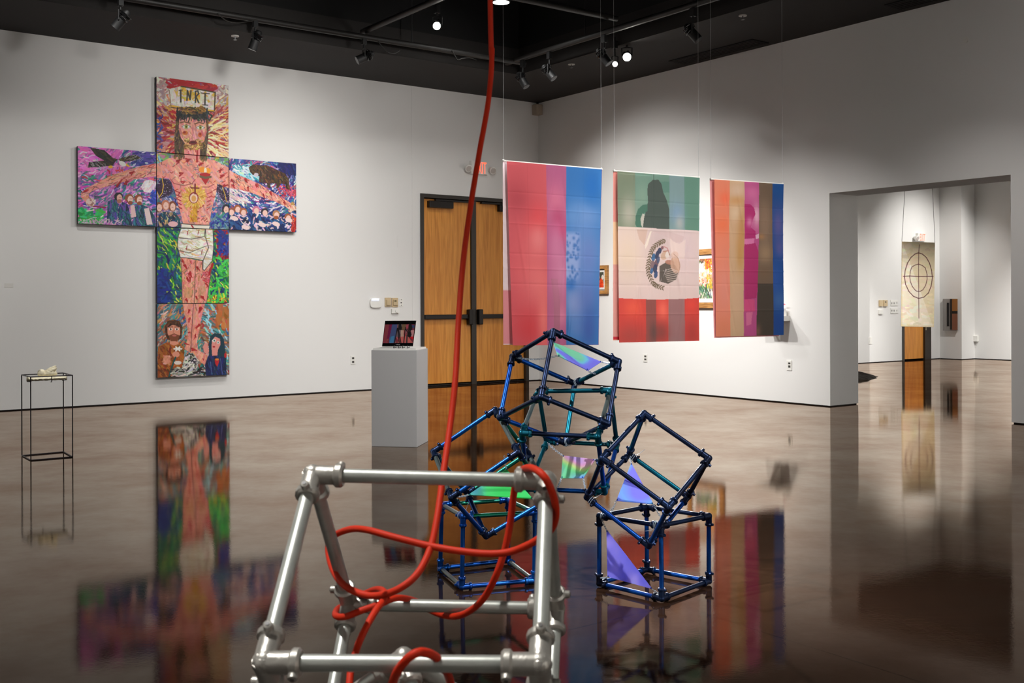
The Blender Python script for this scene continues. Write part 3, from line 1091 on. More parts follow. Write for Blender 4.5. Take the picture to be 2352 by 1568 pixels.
def paint_right():
    c = Canvas(NP_, NP_, (1597, 182), (2262, 228), (1605, 905), (2265, 920), (70, 70, 140), 14)
    sw = lambda x, y: math.atan2(y - 380, x - 1960) + PI / 2
    c.dabs(1300, [(30, 40, 110), (60, 70, 160), (150, 140, 200), (220, 210, 230), (190, 90, 130), (40, 110, 150), (90, 80, 150), (230, 220, 225), (50, 130, 150)], 58, 13, sw, jitter=24)
    c.dabs(80, [(60, 160, 180), (150, 210, 220), (220, 236, 236)], 66, 14, lambda x, y: 0.5, region=((c.X > 1640) & (c.X < 1880) & (c.Y > 250) & (c.Y < 400)).astype(float))
    c.dabs(100, [(16, 26, 90), (24, 40, 110)], 70, 16, sw, region=((c.X > 2100) & (c.Y < 330)).astype(float))
    c.dabs(90, [(236, 226, 226), (222, 190, 190)], 56, 10, lambda x, y: 0.5, region=((c.X < 1780) & (c.Y > 480) & (c.Y < 640)).astype(float))
    c.dabs(40, [(190, 40, 60), (220, 90, 110)], 50, 10, None, region=((c.X > 2080) & (c.Y > 440) & (c.Y < 560)).astype(float))
    # bison
    body = [(1785, 270), (1830, 240), (1905, 250), (1960, 245), (2040, 280), (2150, 330), (2185, 380), (2200, 490), (2165, 490), (2150, 440), (2110, 430), (2080, 480), (2060, 480), (2060, 430), (2000, 430), (2005, 480), (1975, 480), (1965, 430), (1890, 420), (1890, 360), (1830, 350), (1800, 320)]
    mk = c.poly(body, (78, 52, 30))
    c.clipdabs(mk, 260, [(96, 64, 34), (60, 40, 26), (120, 82, 44), (50, 36, 28)], 30, 9, lambda x, y: 1.0)
    c.ell(1860, 345, 22, 18, (200, 190, 200))
    c.line([(1905, 300), (1895, 380)], 6, (40, 28, 20))
    # arm
    arm = [(1597, 300), (1680, 350), (1800, 395), (1900, 440), (1990, 500), (2080, 550), (2180, 610), (2250, 650), (2262, 720), (2225, 720), (2150, 660), (2040, 610), (1920, 570), (1820, 530), (1700, 500), (1597, 480)]
    am = c.poly(arm, SKIN)
    c.clipdabs(am, 300, [(232, 156, 140), (222, 146, 132), (236, 170, 150)], 56, 15, lambda x, y: 0.45)
    c.clipdabs(am, 60, [(150, 80, 80), (120, 110, 110), (170, 60, 60)], 36, 6, lambda x, y: 1.0)
    for x, y in ((1632, 420), (1640, 470), (1765, 412), (1870, 460), (1940, 560), (2150, 625), (1780, 490), (2010, 540)):
        c.smear(x, y, 17, BLOOD, 1.2)
    c.ell(2226, 640, 20, 26, (190, 150, 90))
    c.dabs(24, [(190, 120, 90), (236, 200, 180)], 40, 10, lambda x, y: 0.9, region=((c.X > 2190) & (c.Y > 660) & (c.Y < 740)).astype(float))
    # crowd
    lo = (c.Y > 730 + 30 * np.sin(c.X * 0.03)).astype(float)
    c.clipdabs(lo, 500, [(20, 60, 120), (30, 80, 140), (16, 40, 90), (40, 100, 150), (20, 40, 80)], 60, 17, lambda x, y: 0.9)
    c.clipdabs(lo, 70, [(230, 210, 214), (220, 180, 190)], 40, 14)
    for x, y, hc in ((1680, 690, (160, 90, 50)), (1735, 720, (170, 100, 60)), (1860, 700, (200, 120, 150)), (1945, 720, (50, 40, 50)), (2060, 740, (180, 130, 90)), (2180, 770, (160, 96, 60)), (1620, 720, (150, 90, 70))):
        c.ell(x, y, 36, 38, hc)
        c.ell(x + 4, y + 12, 24, 30, (236, 196, 184))
    c.ell(2060, 775, 24, 18, (160, 90, 50))
    for x, y in ((1760, 880), (1920, 850), (2060, 840), (2190, 800), (1650, 790)):
        c.ell(x, y, 40, 22, (234, 208, 204), ang=0.3)
    c.dabs(24, [(180, 40, 40), (200, 70, 50)], 50, 14, lambda x, y: 1.4, region=((c.X > 2215) & (c.Y > 760)).astype(float))
    return c


def paint_mid():
    c = Canvas(NP_, NP_, (88, 103), (752, 118), (98, 787), (758, 787), (30, 80, 90), 15)
    c.dabs(1300, [(26, 60, 120), (20, 90, 100), (30, 130, 70), (40, 150, 60), (20, 50, 100), (90, 160, 60), (30, 110, 120)], 56, 15, lambda x, y: 1.1 + 0.8 * math.sin(y * 0.012 + x * 0.01), jitter=26)
    c.dabs(150, [(200, 200, 60), (160, 200, 60), (220, 220, 90)], 50, 10, lambda x, y: 1.0)
    c.dabs(120, [(22, 60, 140), (20, 50, 120)], 60, 18, None, region=((c.X < 200) & (c.Y > 480)).astype(float))
    c.dabs(120, [(150, 24, 40), (120, 20, 60), (170, 40, 40)], 50, 15, None, region=((c.X > 640) & (c.Y < 380)).astype(float))
    c.dabs(60, [(36, 56, 140), (40, 70, 150)], 46, 16, None, region=((c.X > 660) & (c.Y > 130) & (c.Y < 340)).astype(float))
    c.dabs(50, [(220, 220, 50), (170, 30, 40)], 40, 12, None, region=((c.X > 560) & (c.Y > 720)).astype(float))
    c.dabs(60, [(60, 190, 80), (90, 210, 90)], 56, 16, None, region=((c.X > 560) & (c.Y > 380)).astype(float))
    legs = [(300, 370), (600, 420), (595, 470), (575, 560), (560, 680), (545, 790), (320, 790), (318, 650), (312, 520)]
    lm = c.poly(legs, SKIN)
    c.clipdabs(lm, 300, [(230, 152, 134), (222, 142, 126), (236, 164, 146)], 60, 17, lambda x, y: PI / 2)
    c.clipdabs(lm, 90, [(170, 140, 110), (150, 120, 100), (190, 120, 100)], 36, 8, lambda x, y: 1.8)
    for x, y, s in ((325, 412, 15), (345, 460, 20), (395, 530, 20), (385, 580, 22), (465, 470, 16), (550, 628, 13), (456, 745, 16), (365, 765, 14), (515, 745, 18), (395, 420, 10)):
        c.smear(x, y, s * .95, (170, 32, 36), 1.2)
    c.line([(440, 400), (436, 560), (432, 790)], 6, (120, 84, 76))
    c.ell(372, 690, 40, 50, (206, 160, 104), 0.55)
    c.ell(498, 672, 34, 46, (206, 160, 120), 0.55)
    c.dabs(30, [(210, 120, 130), (190, 60, 70)], 40, 9, None, region=((c.X > 500) & (c.X < 570) & (c.Y > 500) & (c.Y < 600)).astype(float))
    c.line([(600, 430), (570, 520)], 22, (176, 30, 36))
    c.line([(312, 400), (318, 650), (322, 790)], 6, (90, 80, 80))
    c.line([(590, 470), (560, 680), (545, 790)], 6, (90, 90, 90))
    # loin cloth
    cloth = [(305, 108), (520, 108), (600, 110), (608, 280), (595, 400), (520, 492), (505, 470), (506, 398), (400, 378), (300, 372), (272, 270), (280, 180)]
    cm = c.poly(cloth, (222, 216, 202))
    c.clipdabs(cm, 200, [(230, 226, 214), (214, 206, 188), (236, 232, 224)], 60, 16, lambda x, y: 0.2)
    c.clipdabs(cm, 40, [(206, 176, 130), (196, 170, 130)], 56, 9, lambda x, y: 0.25)
    c.line([(290, 195), (400, 205), (520, 180), (528, 110)], 7, (90, 80, 76))
    c.line([(290, 310), (380, 330), (540, 265)], 6, (100, 90, 84))
    c.line([(530, 110), (535, 200), (560, 280), (510, 400), (508, 480)], 7, (80, 72, 70))
    c.line(cloth + [cloth[0]], 6, (70, 64, 66))
    for x, y in ((364, 150), (358, 280), (465, 140), (498, 320)):
        c.ell(x, y, 4, 26, (150, 30, 40), ang=0.2)
    return c


def paint_bottom():
    c = Canvas(NP_, NP_, (96, 790), (762, 790), (104, 1482), (765, 1450), (120, 120, 120), 16)
    c.dabs(1000, [(190, 120, 80), (40, 130, 130), (150, 90, 60), (200, 180, 170), (60, 150, 150), (110, 150, 160), (170, 100, 70), (90, 110, 110), (210, 150, 120)], 60, 14, lambda x, y: -0.9 + (1.2 if x > 500 else 0), jitter=26)
    c.dabs(40, [(170, 40, 40), (40, 90, 170)], 44, 12)
    c.dabs(50, [(200, 226, 232), (150, 210, 220)], 70, 12, lambda x, y: 1.1, region=(c.X > 540).astype(float))
    c.dabs(30, [(180, 110, 60)], 80, 30, lambda x, y: 1.3, region=((c.X > 640) & (c.Y < 1000)).astype(float))
    # legs and foot
    leg = [(325, 790), (532, 790), (500, 920), (480, 1040), (460, 1150), (470, 1220), (560, 1270), (540, 1360), (500, 1340), (400, 1250), (345, 1210), (370, 1140), (375, 1040), (350, 900)]
    lm = c.poly(leg, SKIN)
    c.clipdabs(lm, 220, [(230, 152, 134), (222, 142, 126), (236, 164, 146)], 56, 15, lambda x, y: PI / 2)
    for x, y, s in ((382, 860, 16), (480, 855, 26), (388, 945, 18), (460, 1000, 20), (440, 1100, 14), (372, 1165, 16), (436, 1225, 24), (392, 1060, 11), (520, 1310, 10), (340, 930, 12)):
        c.smear(x, y, s * .9, (170, 32, 36), None)
    c.line([(425, 790), (415, 960), (405, 1150), (400, 1240)], 6, (110, 70, 66))
    # left man in ochre robe
    rb = [(105, 1190), (180, 1150), (300, 1150), (345, 1210), (340, 1300), (330, 1440), (215, 1475), (104, 1482)]
    mk = c.poly(rb, (160, 86, 26))
    c.clipdabs(mk, 160, [(170, 96, 34), (140, 72, 20), (184, 110, 46), (120, 62, 24)], 60, 15, lambda x, y: 1.0)
    mk2 = c.poly([(165, 1000), (190, 950), (240, 935), (300, 950), (325, 1010), (318, 1110), (285, 1130), (190, 1125), (172, 1080)], (84, 50, 30))
    c.clipdabs(mk2, 110, [(60, 36, 24), (110, 66, 36), (90, 56, 34)], 22, 12, None)
    c.poly([(190, 1010), (240, 985), (305, 1010), (306, 1070), (285, 1120), (290, 1165), (250, 1180), (212, 1165), (212, 1110), (192, 1070)], (222, 150, 124))
    c.poly([(200, 1085), (250, 1065), (300, 1085), (280, 1140), (220, 1140)], (130, 74, 44))
    c.ell(252, 1085, 20, 9, (190, 110, 100))
    for x in (218, 274):
        c.ell(x, 1026, 17, 12, (236, 226, 220))
        c.ell(x, 1026, 8, 10, (110, 60, 36))
        c.line([(x - 20, 1006), (x + 18, 1004)], 6, (80, 46, 30))
    c.line([(246, 1030), (240, 1066)], 6, (196, 120, 100))
    c.dabs(18, [(230, 170, 150), (200, 130, 110)], 30, 14, None, region=((c.X > 160) & (c.X < 215) & (c.Y > 1270) & (c.Y < 1350)).astype(float))
    c.ell(185, 1310, 32, 42, (222, 150, 126), 0.8)
    c.ell(268, 1262, 32, 28, (222, 150, 126))
    for k in range(6):
        an = k * PI / 3
        c.seg(284, 1210, 284 + 34 * math.cos(an), 1210 + 20 * math.sin(an), 14, (236, 234, 228))
    c.line([(264, 1290), (235, 1370), (205, 1480)], 16, (30, 84, 84))
    c.ell(285, 1340, 34, 18, (224, 214, 204))
    # skull and rock
    sk = c.poly([(360, 1262), (420, 1245), (480, 1320), (460, 1400), (390, 1460), (320, 1440), (330, 1340)], (176, 172, 164))
    c.clipdabs(sk, 130, [(50, 46, 44), (200, 196, 188), (120, 116, 110), (230, 226, 220)], 40, 11)
    c.dabs(90, [(40, 36, 36), (210, 204, 196), (140, 136, 130)], 50, 11, lambda x, y: -0.3, region=((c.Y > 1390) & (c.X > 230) & (c.X < 540)).astype(float))
    # woman in blue veil
    c.poly([(585, 1090), (620, 1064), (680, 1070), (712, 1120), (735, 1300), (740, 1450), (560, 1460), (540, 1340), (570, 1270), (572, 1150)], (20, 62, 76))
    mk = c.poly([(560, 1280), (640, 1265), (720, 1290), (740, 1460), (545, 1462), (535, 1360)], (22, 36, 90))
    c.clipdabs(mk, 80, [(30, 46, 110), (16, 26, 70), (24, 56, 100)], 50, 12, lambda x, y: 1.3)
    c.poly([(600, 1130), (630, 1096), (675, 1115), (680, 1170), (655, 1220), (650, 1270), (602, 1275), (595, 1190)], (226, 150, 140))
    c.ell(620, 1133, 18, 15, (234, 230, 224))
    c.ell(658, 1150, 14, 13, (234, 230, 224))
    c.ell(622, 1133, 8, 10, (100, 120, 110))
    c.ell(658, 1150, 6, 9, (100, 120, 110))
    c.line([(636, 1140), (632, 1168)], 5, (196, 120, 110))
    c.ell(618, 1190, 13, 8, (180, 40, 50))
    c.poly([(625, 1310), (650, 1322), (672, 1312), (660, 1350), (648, 1376), (632, 1350)], (190, 34, 44))
    c.ell(648, 1308, 18, 10, (220, 130, 40))
    mk = c.poly([(515, 1190), (535, 1150), (560, 1165), (572, 1230), (560, 1262), (525, 1240)], (226, 150, 140))
    c.ell(728, 1270, 12, 24, (190, 30, 36))
    c.line([(585, 1330), (600, 1450)], 4, (110, 120, 170))
    c.line([(680, 1300), (700, 1450)], 4, (110, 120, 170))
    return c


CR_OFF = 0.075
us = lambda px, py: ab(wl(px, py, CR_OFF))[0]
zs = lambda px, py: wl(px, py, CR_OFF).z
cxl = (us(359, 300) + us(360, 600)) / 2
cxr = (us(524, 300) + us(528, 600)) / 2
lxl, rxr = (us(176, 337) + us(180, 516)) / 2, (us(680, 374) + us(682, 532)) / 2
z_top = (zs(357, 176) + zs(522, 194)) / 2
z_a = (zs(359, 349) + zs(525, 361) + zs(176, 337) + zs(680, 374)) / 4
z_b = (zs(361, 522) + zs(527, 527) + zs(180, 516) + zs(682, 532)) / 4
z_c = (zs(363, 696.5) + zs(528, 697.5)) / 2
z_d = (zs(365, 868) + zs(530, 861)) / 2
GP = 0.004
CROSS_DIM = (cxl, cxr, lxl, rxr, z_top, z_a, z_b, z_c, z_d)
print('cross', [round(x, 3) for x in CROSS_DIM])
cross = thing('cross_painting', 'large cross made of six painted canvases showing a crucified bearded man, on the left wall', 'painting', rp((cxl + cxr) / 2, 0, z_d))
for fn, xl, xr, z1, z0, lb in (
        (paint_top, cxl, cxr, z_top, z_a, 'top canvas with the bearded face and golden rays'),
        (paint_left, lxl, cxl, z_a, z_b, 'left arm canvas with eagle and three robed men'),
        (paint_center, cxl, cxr, z_a, z_b, 'centre canvas with the bare chest and flaming heart'),
        (paint_right, cxr, rxr, z_a, z_b, 'right arm canvas with brown bison and crowd'),
        (paint_mid, cxl, cxr, z_b, z_c, 'green canvas with white loin cloth and legs'),
        (paint_bottom, cxl, cxr, z_c, z_d, 'bottom canvas with feet, man in ochre and veiled woman')):
    cv = fn()
    cv.c = np.clip(118 + (cv.c - 118) * 1.14, 0, 255) * 0.95
    P = quad_points(cv, rp(xl - GP, CR_OFF, z1 - GP), rp(xr + GP, CR_OFF, z1 - GP), rp(xl - GP, CR_OFF, z0 + GP), rp(xr + GP, CR_OFF, z0 + GP))
    o = grid_object('canvas_panel', M_PAINT, cross, cv, P, thick=0.05, nrm=BV)
    o['label'] = lb
    bk = MB().box(rp(xl - 0.1, 0.004, z0 + 0.1), AV * (xr - xl + 0.2), BV * (CR_OFF - 0.049), ZV * (z1 - z0 - 0.2))
    part(bk, 'stretcher', M_CANVAS_EDGE, o)


# ------------------------------------------------------------------ the three hanging flags
def flag_canvas_a():
    w, h = 220, 400
    c = Canvas(w, h, (112, 95), (825, 160), (150, 1478), (800, 1478), (200, 82, 88), 21)
    u, v = c.u, c.v
    def band(u0, u1, col, a=1.0, v0=0, v1=1, soft=0.0):
        c.blend(((u >= u0) & (u < u1) & (v >= v0) & (v < v1)).astype(float), col, a)
    band(0, .405, (204, 88, 95))
    band(.405, .615, (178, 92, 132))
    band(.615, 1, (52, 116, 182))
    # lighter printed figures showing through
    def soft(cx, cy, rx, ry, col, a):
        d = ((u - cx) / rx) ** 2 + ((v - cy) / ry) ** 2
        c.blend(np.clip(1.25 - d, 0, 1), col, a)
    L = (u < .405).astype(float); M_ = ((u >= .405) & (u < .615)).astype(float); R_ = (u >= .615).astype(float)
    def softm(mk, cx, cy, rx, ry, col, a):
        d = ((u - cx) / rx) ** 2 + ((v - cy) / ry) ** 2
        c.blend(np.exp(-d * 1.1) * mk, col, min(1, a * 1.3))
    softm(L, .3, .32, .12, .1, (216, 72, 78), .8)
    softm(L, .3, .42, .1, .09, (226, 130, 130), .7)
    softm(L, .3, .66, .12, .12, (222, 112, 112), .7)
    softm(L, .1, .62, .1, .2, (214, 92, 98), .7)
    softm(L, .2, .9, .2, .12, (202, 60, 66), .7)
    softm(L, .36, .85, .07, .2, (228, 118, 112), .7)
    softm(L, .1, .2, .14, .1, (176, 66, 76), .6)
    softm(M_, .5, .2, .12, .1, (206, 110, 140), .8)
    softm(M_, .52, .3, .07, .06, (176, 60, 100), .8)
    softm(M_, .55, .36, .09, .05, (190, 66, 110), .8)
    softm(M_, .5, .45, .06, .12, (196, 110, 150), .7)
    softm(M_, .56, .62, .05, .12, (206, 130, 165), .8)
    softm(M_, .5, .75, .06, .12, (150, 84, 110), .7)
    softm(M_, .56, .83, .06, .06, (206, 120, 150), .8)
    c.blend(((np.abs(u - (.46 + .05 * np.clip((v - .55) / .2, -1, 1))) < .035) & (v > .63)).astype(float), (150, 92, 108), .8)
    softm(R_, .82, .26, .2, .08, (110, 150, 205), .8)
    softm(R_, .7, .27, .1, .06, (90, 140, 196), .7)
    softm(R_, .8, .48, .22, .2, (126, 152, 202), .6)
    softm(R_, .72, .78, .14, .14, (128, 148, 198), .5)
    softm(M_, .51, .6, .1, .3, (206, 128, 158), .5)
    softm(L, .25, .6, .16, .2, (222, 112, 112), .5)
    box1 = R_ * ((v > .36) & (v < .655) & (u < .78))
    c.blend(box1 * np.clip((v - .355) / .03, 0, 1) * np.clip((.66 - v) / .05, 0, 1) * np.clip((.79 - u) / .05, 0, 1), (150, 168, 212), .9)
    rg = np.random.default_rng(5)
    for k in range(62):
        x, y = rg.uniform(.625, .765), rg.uniform(.37, .65)
        d = ((u - x) / rg.uniform(.008, .018)) ** 2 + ((v - y) / rg.uniform(.006, .012)) ** 2
        c.blend(np.exp(-d * 1.3) * R_, (66, 112, 176), .85)
    softm(R_, .67, .67, .05, .03, (36, 100, 176), .8)
    softm(R_, .87, .5, .1, .12, (104, 130, 190), .7)
    softm(R_, .72, .76, .12, .08, (130, 150, 200), .8)
    softm(R_, .86, .72, .12, .12, (96, 120, 184), .7)
    softm(R_, .75, .9, .1, .06, (92, 130, 190), .7)
    softm(R_, .88, .9, .1, .12, (62, 92, 166), .7)
    softm(R_, .9, .1, .1, .1, (30, 110, 190), .6)
    return c


def flag_canvas_b():
    w, h = 220, 400
    c = Canvas(w, h, (100, 85), (775, 140), (112, 1485), (770, 1470), (224, 206, 198), 22)
    X, Y, u, v = c.X, c.Y, c.u, c.v
    yg = 535 + (X - 110) * .058
    yr = 1122 - (X - 110) * .004 + 12 * np.sin((X - 110) / 660 * PI)
    G = (Y < yg).astype(float); Rm = (Y > yr).astype(float); Wm = 1 - np.clip(G + Rm, 0, 1)
    c.blend(G, (112, 148, 132))
    c.blend(Wm, (224, 204, 198))
    c.blend(Rm, (208, 70, 62))
    def sm(mk, cx, cy, rx, ry, col, a):
        d = ((X - cx) / rx) ** 2 + ((Y - cy) / ry) ** 2
        c.blend(np.exp(-d * 1.1) * mk, col, min(1, a * 1.3))
    # green field tones
    c.blend(G * (X < 240), (124, 134, 110), .8)
    sm(G, 190, 430, 70, 140, (176, 176, 160), .9)
    sm(G, 300, 300, 60, 120, (130, 160, 142), .8)
    c.blend(G * ((X > 520) & (X < 645)), (130, 156, 160), .85)
    c.blend(G * (X >= 645), (98, 142, 124), .8)
    sm(G, 580, 430, 60, 90, (130, 160, 190), .6)
    sm(G, 600, 510, 34, 60, (170, 178, 176), .8)
    c.blend(G * ((X > 385) & (X < 520) & (Y > 170) & (Y < 260)), (88, 132, 118), .6)
    # figure in silhouette
    fig = [(345, 190), (385, 155), (430, 155), (455, 190), (470, 260), (500, 330), (518, 400), (518, 580), (305, 560), (300, 510), (318, 440), (330, 400), (345, 330), (338, 250)]
    c.blend(c.polymask(fig) * G, (74, 84, 78), .95)
    arm = [(340, 355), (300, 360), (262, 395), (243, 450), (240, 520), (255, 555), (300, 550), (282, 500), (285, 450), (310, 430), (340, 410)]
    c.blend(c.polymask(arm) * G, (74, 116, 98), .95)
    c.blend(c.polymask([(283, 470), (300, 430), (315, 440), (300, 550), (285, 520)]) * G, (206, 200, 188), .9)
    c.blend(G * ((X > 388) & (X < 394)), (66, 80, 72), .6)
    # white field
    sm(Wm, 180, 800, 110, 250, (226, 208, 190), .9)
    sm(Wm, 430, 640, 110, 150, (206, 186, 186), .8)
    sm(Wm, 650, 700, 130, 200, (216, 196, 200), .7)
    c.blend(c.polymask([(300, 560), (340, 560), (315, 690), (270, 640), (250, 560)]) * Wm, (206, 176, 160), .7)
    c.blend(c.polymask([(362, 575), (375, 575), (340, 690), (322, 720), (318, 690)]) * Wm, (236, 226, 212), .9)
    c.blend(c.polymask([(522, 620), (545, 660), (600, 680), (650, 640), (640, 800), (530, 800)]) * Wm, (234, 216, 208), .6)
    c.blend(c.polymask([(380, 575), (520, 580), (640, 620), (620, 665), (570, 670), (530, 640)]) * Wm, (208, 184, 184), .6)
    # emblem: leafy ring, eagle on a cactus with blue stones
    br = (84, 72, 56)
    ring = [(485, 650), (440, 670), (395, 700), (368, 750), (352, 820), (345, 880), (355, 940), (385, 1000), (420, 1025), (475, 1040)]
    c.line(ring, 4, (112, 98, 76))
    rg = np.random.default_rng(7)
    for (x1, y1), (x2, y2) in zip(ring, ring[1:]):
        for t in (.15, .5, .85):
            x, y = x1 + (x2 - x1) * t, y1 + (y2 - y1) * t
            an = math.atan2(y2 - y1, x2 - x1)
            for sg in (-1, 1):
                c.ell(x + 11 * math.cos(an + sg * 1.4), y + 11 * math.sin(an + sg * 1.4), 14, 5, (112, 98, 76), .95, an + sg * .7)
    blue, dkb = (66, 106, 150), (60, 66, 92)
    for x, y, rx, ry, cl in ((390, 790, 16, 34, blue), (380, 850, 17, 36, (130, 106, 110)), (374, 900, 12, 24, blue), (420, 770, 15, 38, dkb), (414, 840, 18, 34, (110, 86, 96)), (404, 880, 18, 36, dkb), (410, 930, 15, 30, (66, 86, 124)), (440, 735, 16, 26, dkb), (462, 710, 12, 14, (130, 90, 96)), (430, 810, 12, 30, (80, 90, 120))):
        c.ell(x, y, rx, ry, cl, .95, .15)
    c.ell(478, 775, 26, 36, (204, 172, 150), .95, .4)
    c.ell(505, 765, 18, 30, (226, 216, 210), .95, .3)
    c.line([(470, 740), (510, 735), (520, 770)], 7, (170, 120, 100))
    c.line([(470, 700), (500, 712), (512, 740)], 7, (196, 140, 140))
    bd = c.polymask([(440, 860), (490, 830), (560, 850), (585, 900), (570, 970), (510, 1005), (440, 985)])
    c.blend(bd, (92, 84, 76), .95)
    c.ell(520, 830, 36, 18, (176, 124, 104), .9, .2)
    c.ell(565, 850, 38, 70, (206, 168, 144), .9, -.1)
    c.ell(560, 770, 30, 30, (220, 190, 176), .8)
    c.line([(548, 760), (590, 800), (600, 860), (585, 930)], 4, (176, 140, 120))
    for k in range(7):
        c.line([(470 + k * 6, 900 + k * 14), (535 + k * 5, 880 + k * 16), (580, 905 + k * 12)], 4, (216, 200, 190))
    for k in range(5):
        c.line([(446 + k * 3, 985 - k * 3), (500 - k * 4, 890 - k * 2)], 5, (222, 206, 198) if k % 2 else (70, 64, 60))
    # red field tones
    sm(Rm, 220, 1200, 90, 90, (232, 92, 70), .9)
    sm(Rm, 470, 1220, 50, 90, (240, 110, 90), .9)
    sm(Rm, 700, 1180, 60, 70, (226, 74, 62), .8)
    c.blend(Rm * ((X > 325) & (X < 412)) , (134, 84, 78), .85)
    c.blend(Rm * ((X > 512) & (X < 638)), (152, 120, 120), .9)
    sm(Rm, 200, 1420, 130, 90, (184, 74, 66), .8)
    sm(Rm, 460, 1400, 60, 90, (150, 70, 64), .8)
    sm(Rm, 700, 1400, 60, 110, (178, 62, 58), .7)
    sm(Rm, 390, 1400, 40, 90, (110, 76, 72), .8)
    return c


def flag_canvas_c():
    w, h = 190, 370
    c = Canvas(w, h, (135, 75), (668, 110), (160, 1270), (658, 1265), (232, 140, 110), 23)
    X, Y, u, v = c.X, c.Y, c.u, c.v
    e = [250 + 8 * 0, 360, 470, 577]
    e = [(250, 250), (360, 352), (472, 458), (578, 574)]
    def edge(k):
        return e[k][0] + (e[k][1] - e[k][0]) * v
    S = [(X < edge(0)), (X >= edge(0)) & (X < edge(1)), (X >= edge(1)) & (X < edge(2)), (X >= edge(2)) & (X < edge(3)), (X >= edge(3))]
    S = [s.astype(float) for s in S]
    for s, cl in zip(S, ((232, 140, 108), (206, 174, 136), (188, 84, 140), (116, 98, 80), (26, 76, 146))):
        c.blend(s, cl)
    def sm(mk, cx, cy, rx, ry, col, a):
        d = ((X - cx) / rx) ** 2 + ((Y - cy) / ry) ** 2
        c.blend(np.exp(-d * 1.1) * mk, col, min(1, a * 1.3))
    sm(S[0], 215, 220, 45, 60, (238, 120, 84), .9)
    sm(S[0], 200, 420, 60, 70, (238, 126, 84), .9)
    sm(S[0], 210, 900, 60, 240, (226, 148, 128), .9)
    sm(S[0], 200, 1200, 60, 80, (222, 138, 104), .7)
    sm(S[1], 310, 160, 70, 70, (216, 192, 164), .9)
    sm(S[1], 300, 240, 70, 40, (206, 160, 106), .8)
    sm(S[1], 300, 330, 50, 60, (222, 200, 166), .8)
    sm(S[1], 340, 480, 30, 200, (196, 150, 96), .8)
    sm(S[1], 330, 640, 30, 150, (196, 152, 90), .8)
    sm(S[1], 300, 1000, 60, 200, (210, 178, 144), .8)
    sm(S[2], 420, 180, 70, 70, (206, 110, 160), .8)
    sm(S[2], 450, 350, 30, 90, (228, 180, 200), .9)
    hd = [(358, 262), (400, 262), (430, 290), (440, 340), (420, 380), (405, 440), (440, 470), (440, 520), (360, 525), (358, 400)]
    c.blend(c.polymask(hd) * S[2], (176, 40, 110), .95)
    sm(S[2], 395, 400, 24, 40, (214, 130, 172), .9)
    c.blend(c.polymask([(358, 530), (432, 525), (428, 560), (380, 572), (358, 565)]) * S[2], (222, 130, 180), .9)
    c.blend(c.polymask([(358, 572), (440, 560), (470, 640), (462, 900), (455, 980), (358, 990)]) * S[2], (176, 46, 108), .95)
    c.blend(c.polymask([(358, 990), (440, 990), (446, 1080), (358, 1080)]) * S[2], (214, 80, 130), .8)
    c.blend(c.polymask([(372, 1090), (425, 1085), (415, 1180), (375, 1190)]) * S[2], (216, 120, 158), .9)
    c.blend(c.polymask([(440, 500), (470, 485), (475, 520), (445, 530)]) * S[2], (226, 190, 210), .9)
    sm(S[3], 490, 510, 26, 22, (186, 130, 70), .95)
    sm(S[3], 520, 180, 60, 100, (108, 90, 72), .8)
    sm(S[3], 520, 400, 60, 180, (146, 122, 100), .9)
    sm(S[3], 520, 640, 60, 80, (160, 134, 104), .9)
    sm(S[3], 515, 790, 60, 60, (120, 98, 76), .9)
    c.blend(S[3] * (Y > 870), (70, 62, 52), .95)
    sm(S[3], 470, 1230, 22, 50, (120, 90, 76), .8)
    sm(S[4], 625, 150, 60, 120, (22, 82, 150), .8)
    sm(S[4], 625, 420, 50, 150, (96, 96, 160), .9)
    sm(S[4], 630, 600, 40, 80, (88, 92, 158), .9)
    sm(S[4], 600, 830, 50, 140, (40, 86, 166), .8)
    sm(S[4], 620, 1000, 60, 80, (66, 108, 170), .7)
    sm(S[4], 620, 1180, 60, 80, (30, 72, 146), .8)
    return c


def fold_lines(c, vs, us_, dark=0.86):
    """press creases: part of the cloth's own shape, added as geometry by cloth_points"""
    return vs, us_


def cloth_points(c, TL, TR, BL, BR, nrm, vs, us_, amp=0.012, seed=0):
    P = quad_points(c, TL, TR, BL, BR)
    u, v = c.u, c.v
    rg = np.random.default_rng(seed)
    d = np.zeros(u.shape)
    for k in range(6):
        d += amp * .5 * rg.normal() * np.sin(2 * PI * (u * rg.uniform(.6, 2.6) + v * rg.uniform(-.6, .6)) + rg.uniform(0, 6)) * v ** .7
    for k in range(9):      # diagonal drag wrinkles
        x0, y0 = rg.uniform(.1, .9), rg.uniform(.15, .95)
        L = rg.uniform(.1, .25)
        sl = rg.uniform(-.5, .5)
        t = (v - y0) / L
        dd = (u - x0 - sl * (v - y0)) / .018
        d += rg.choice([-1, 1]) * .006 * np.exp(-dd ** 2) * np.exp(-t ** 2 * 2)
    for y in vs:
        d += .0032 * np.exp(-np.abs((v - y) / .0045)) * (1 if int(y * 100) % 2 else -1)
    for x in us_:
        d += .0032 * np.exp(-np.abs((u - x) / .007)) * (1 if int(x * 100) % 2 else -1)
    return P + d[..., None] * np.array(nrm)


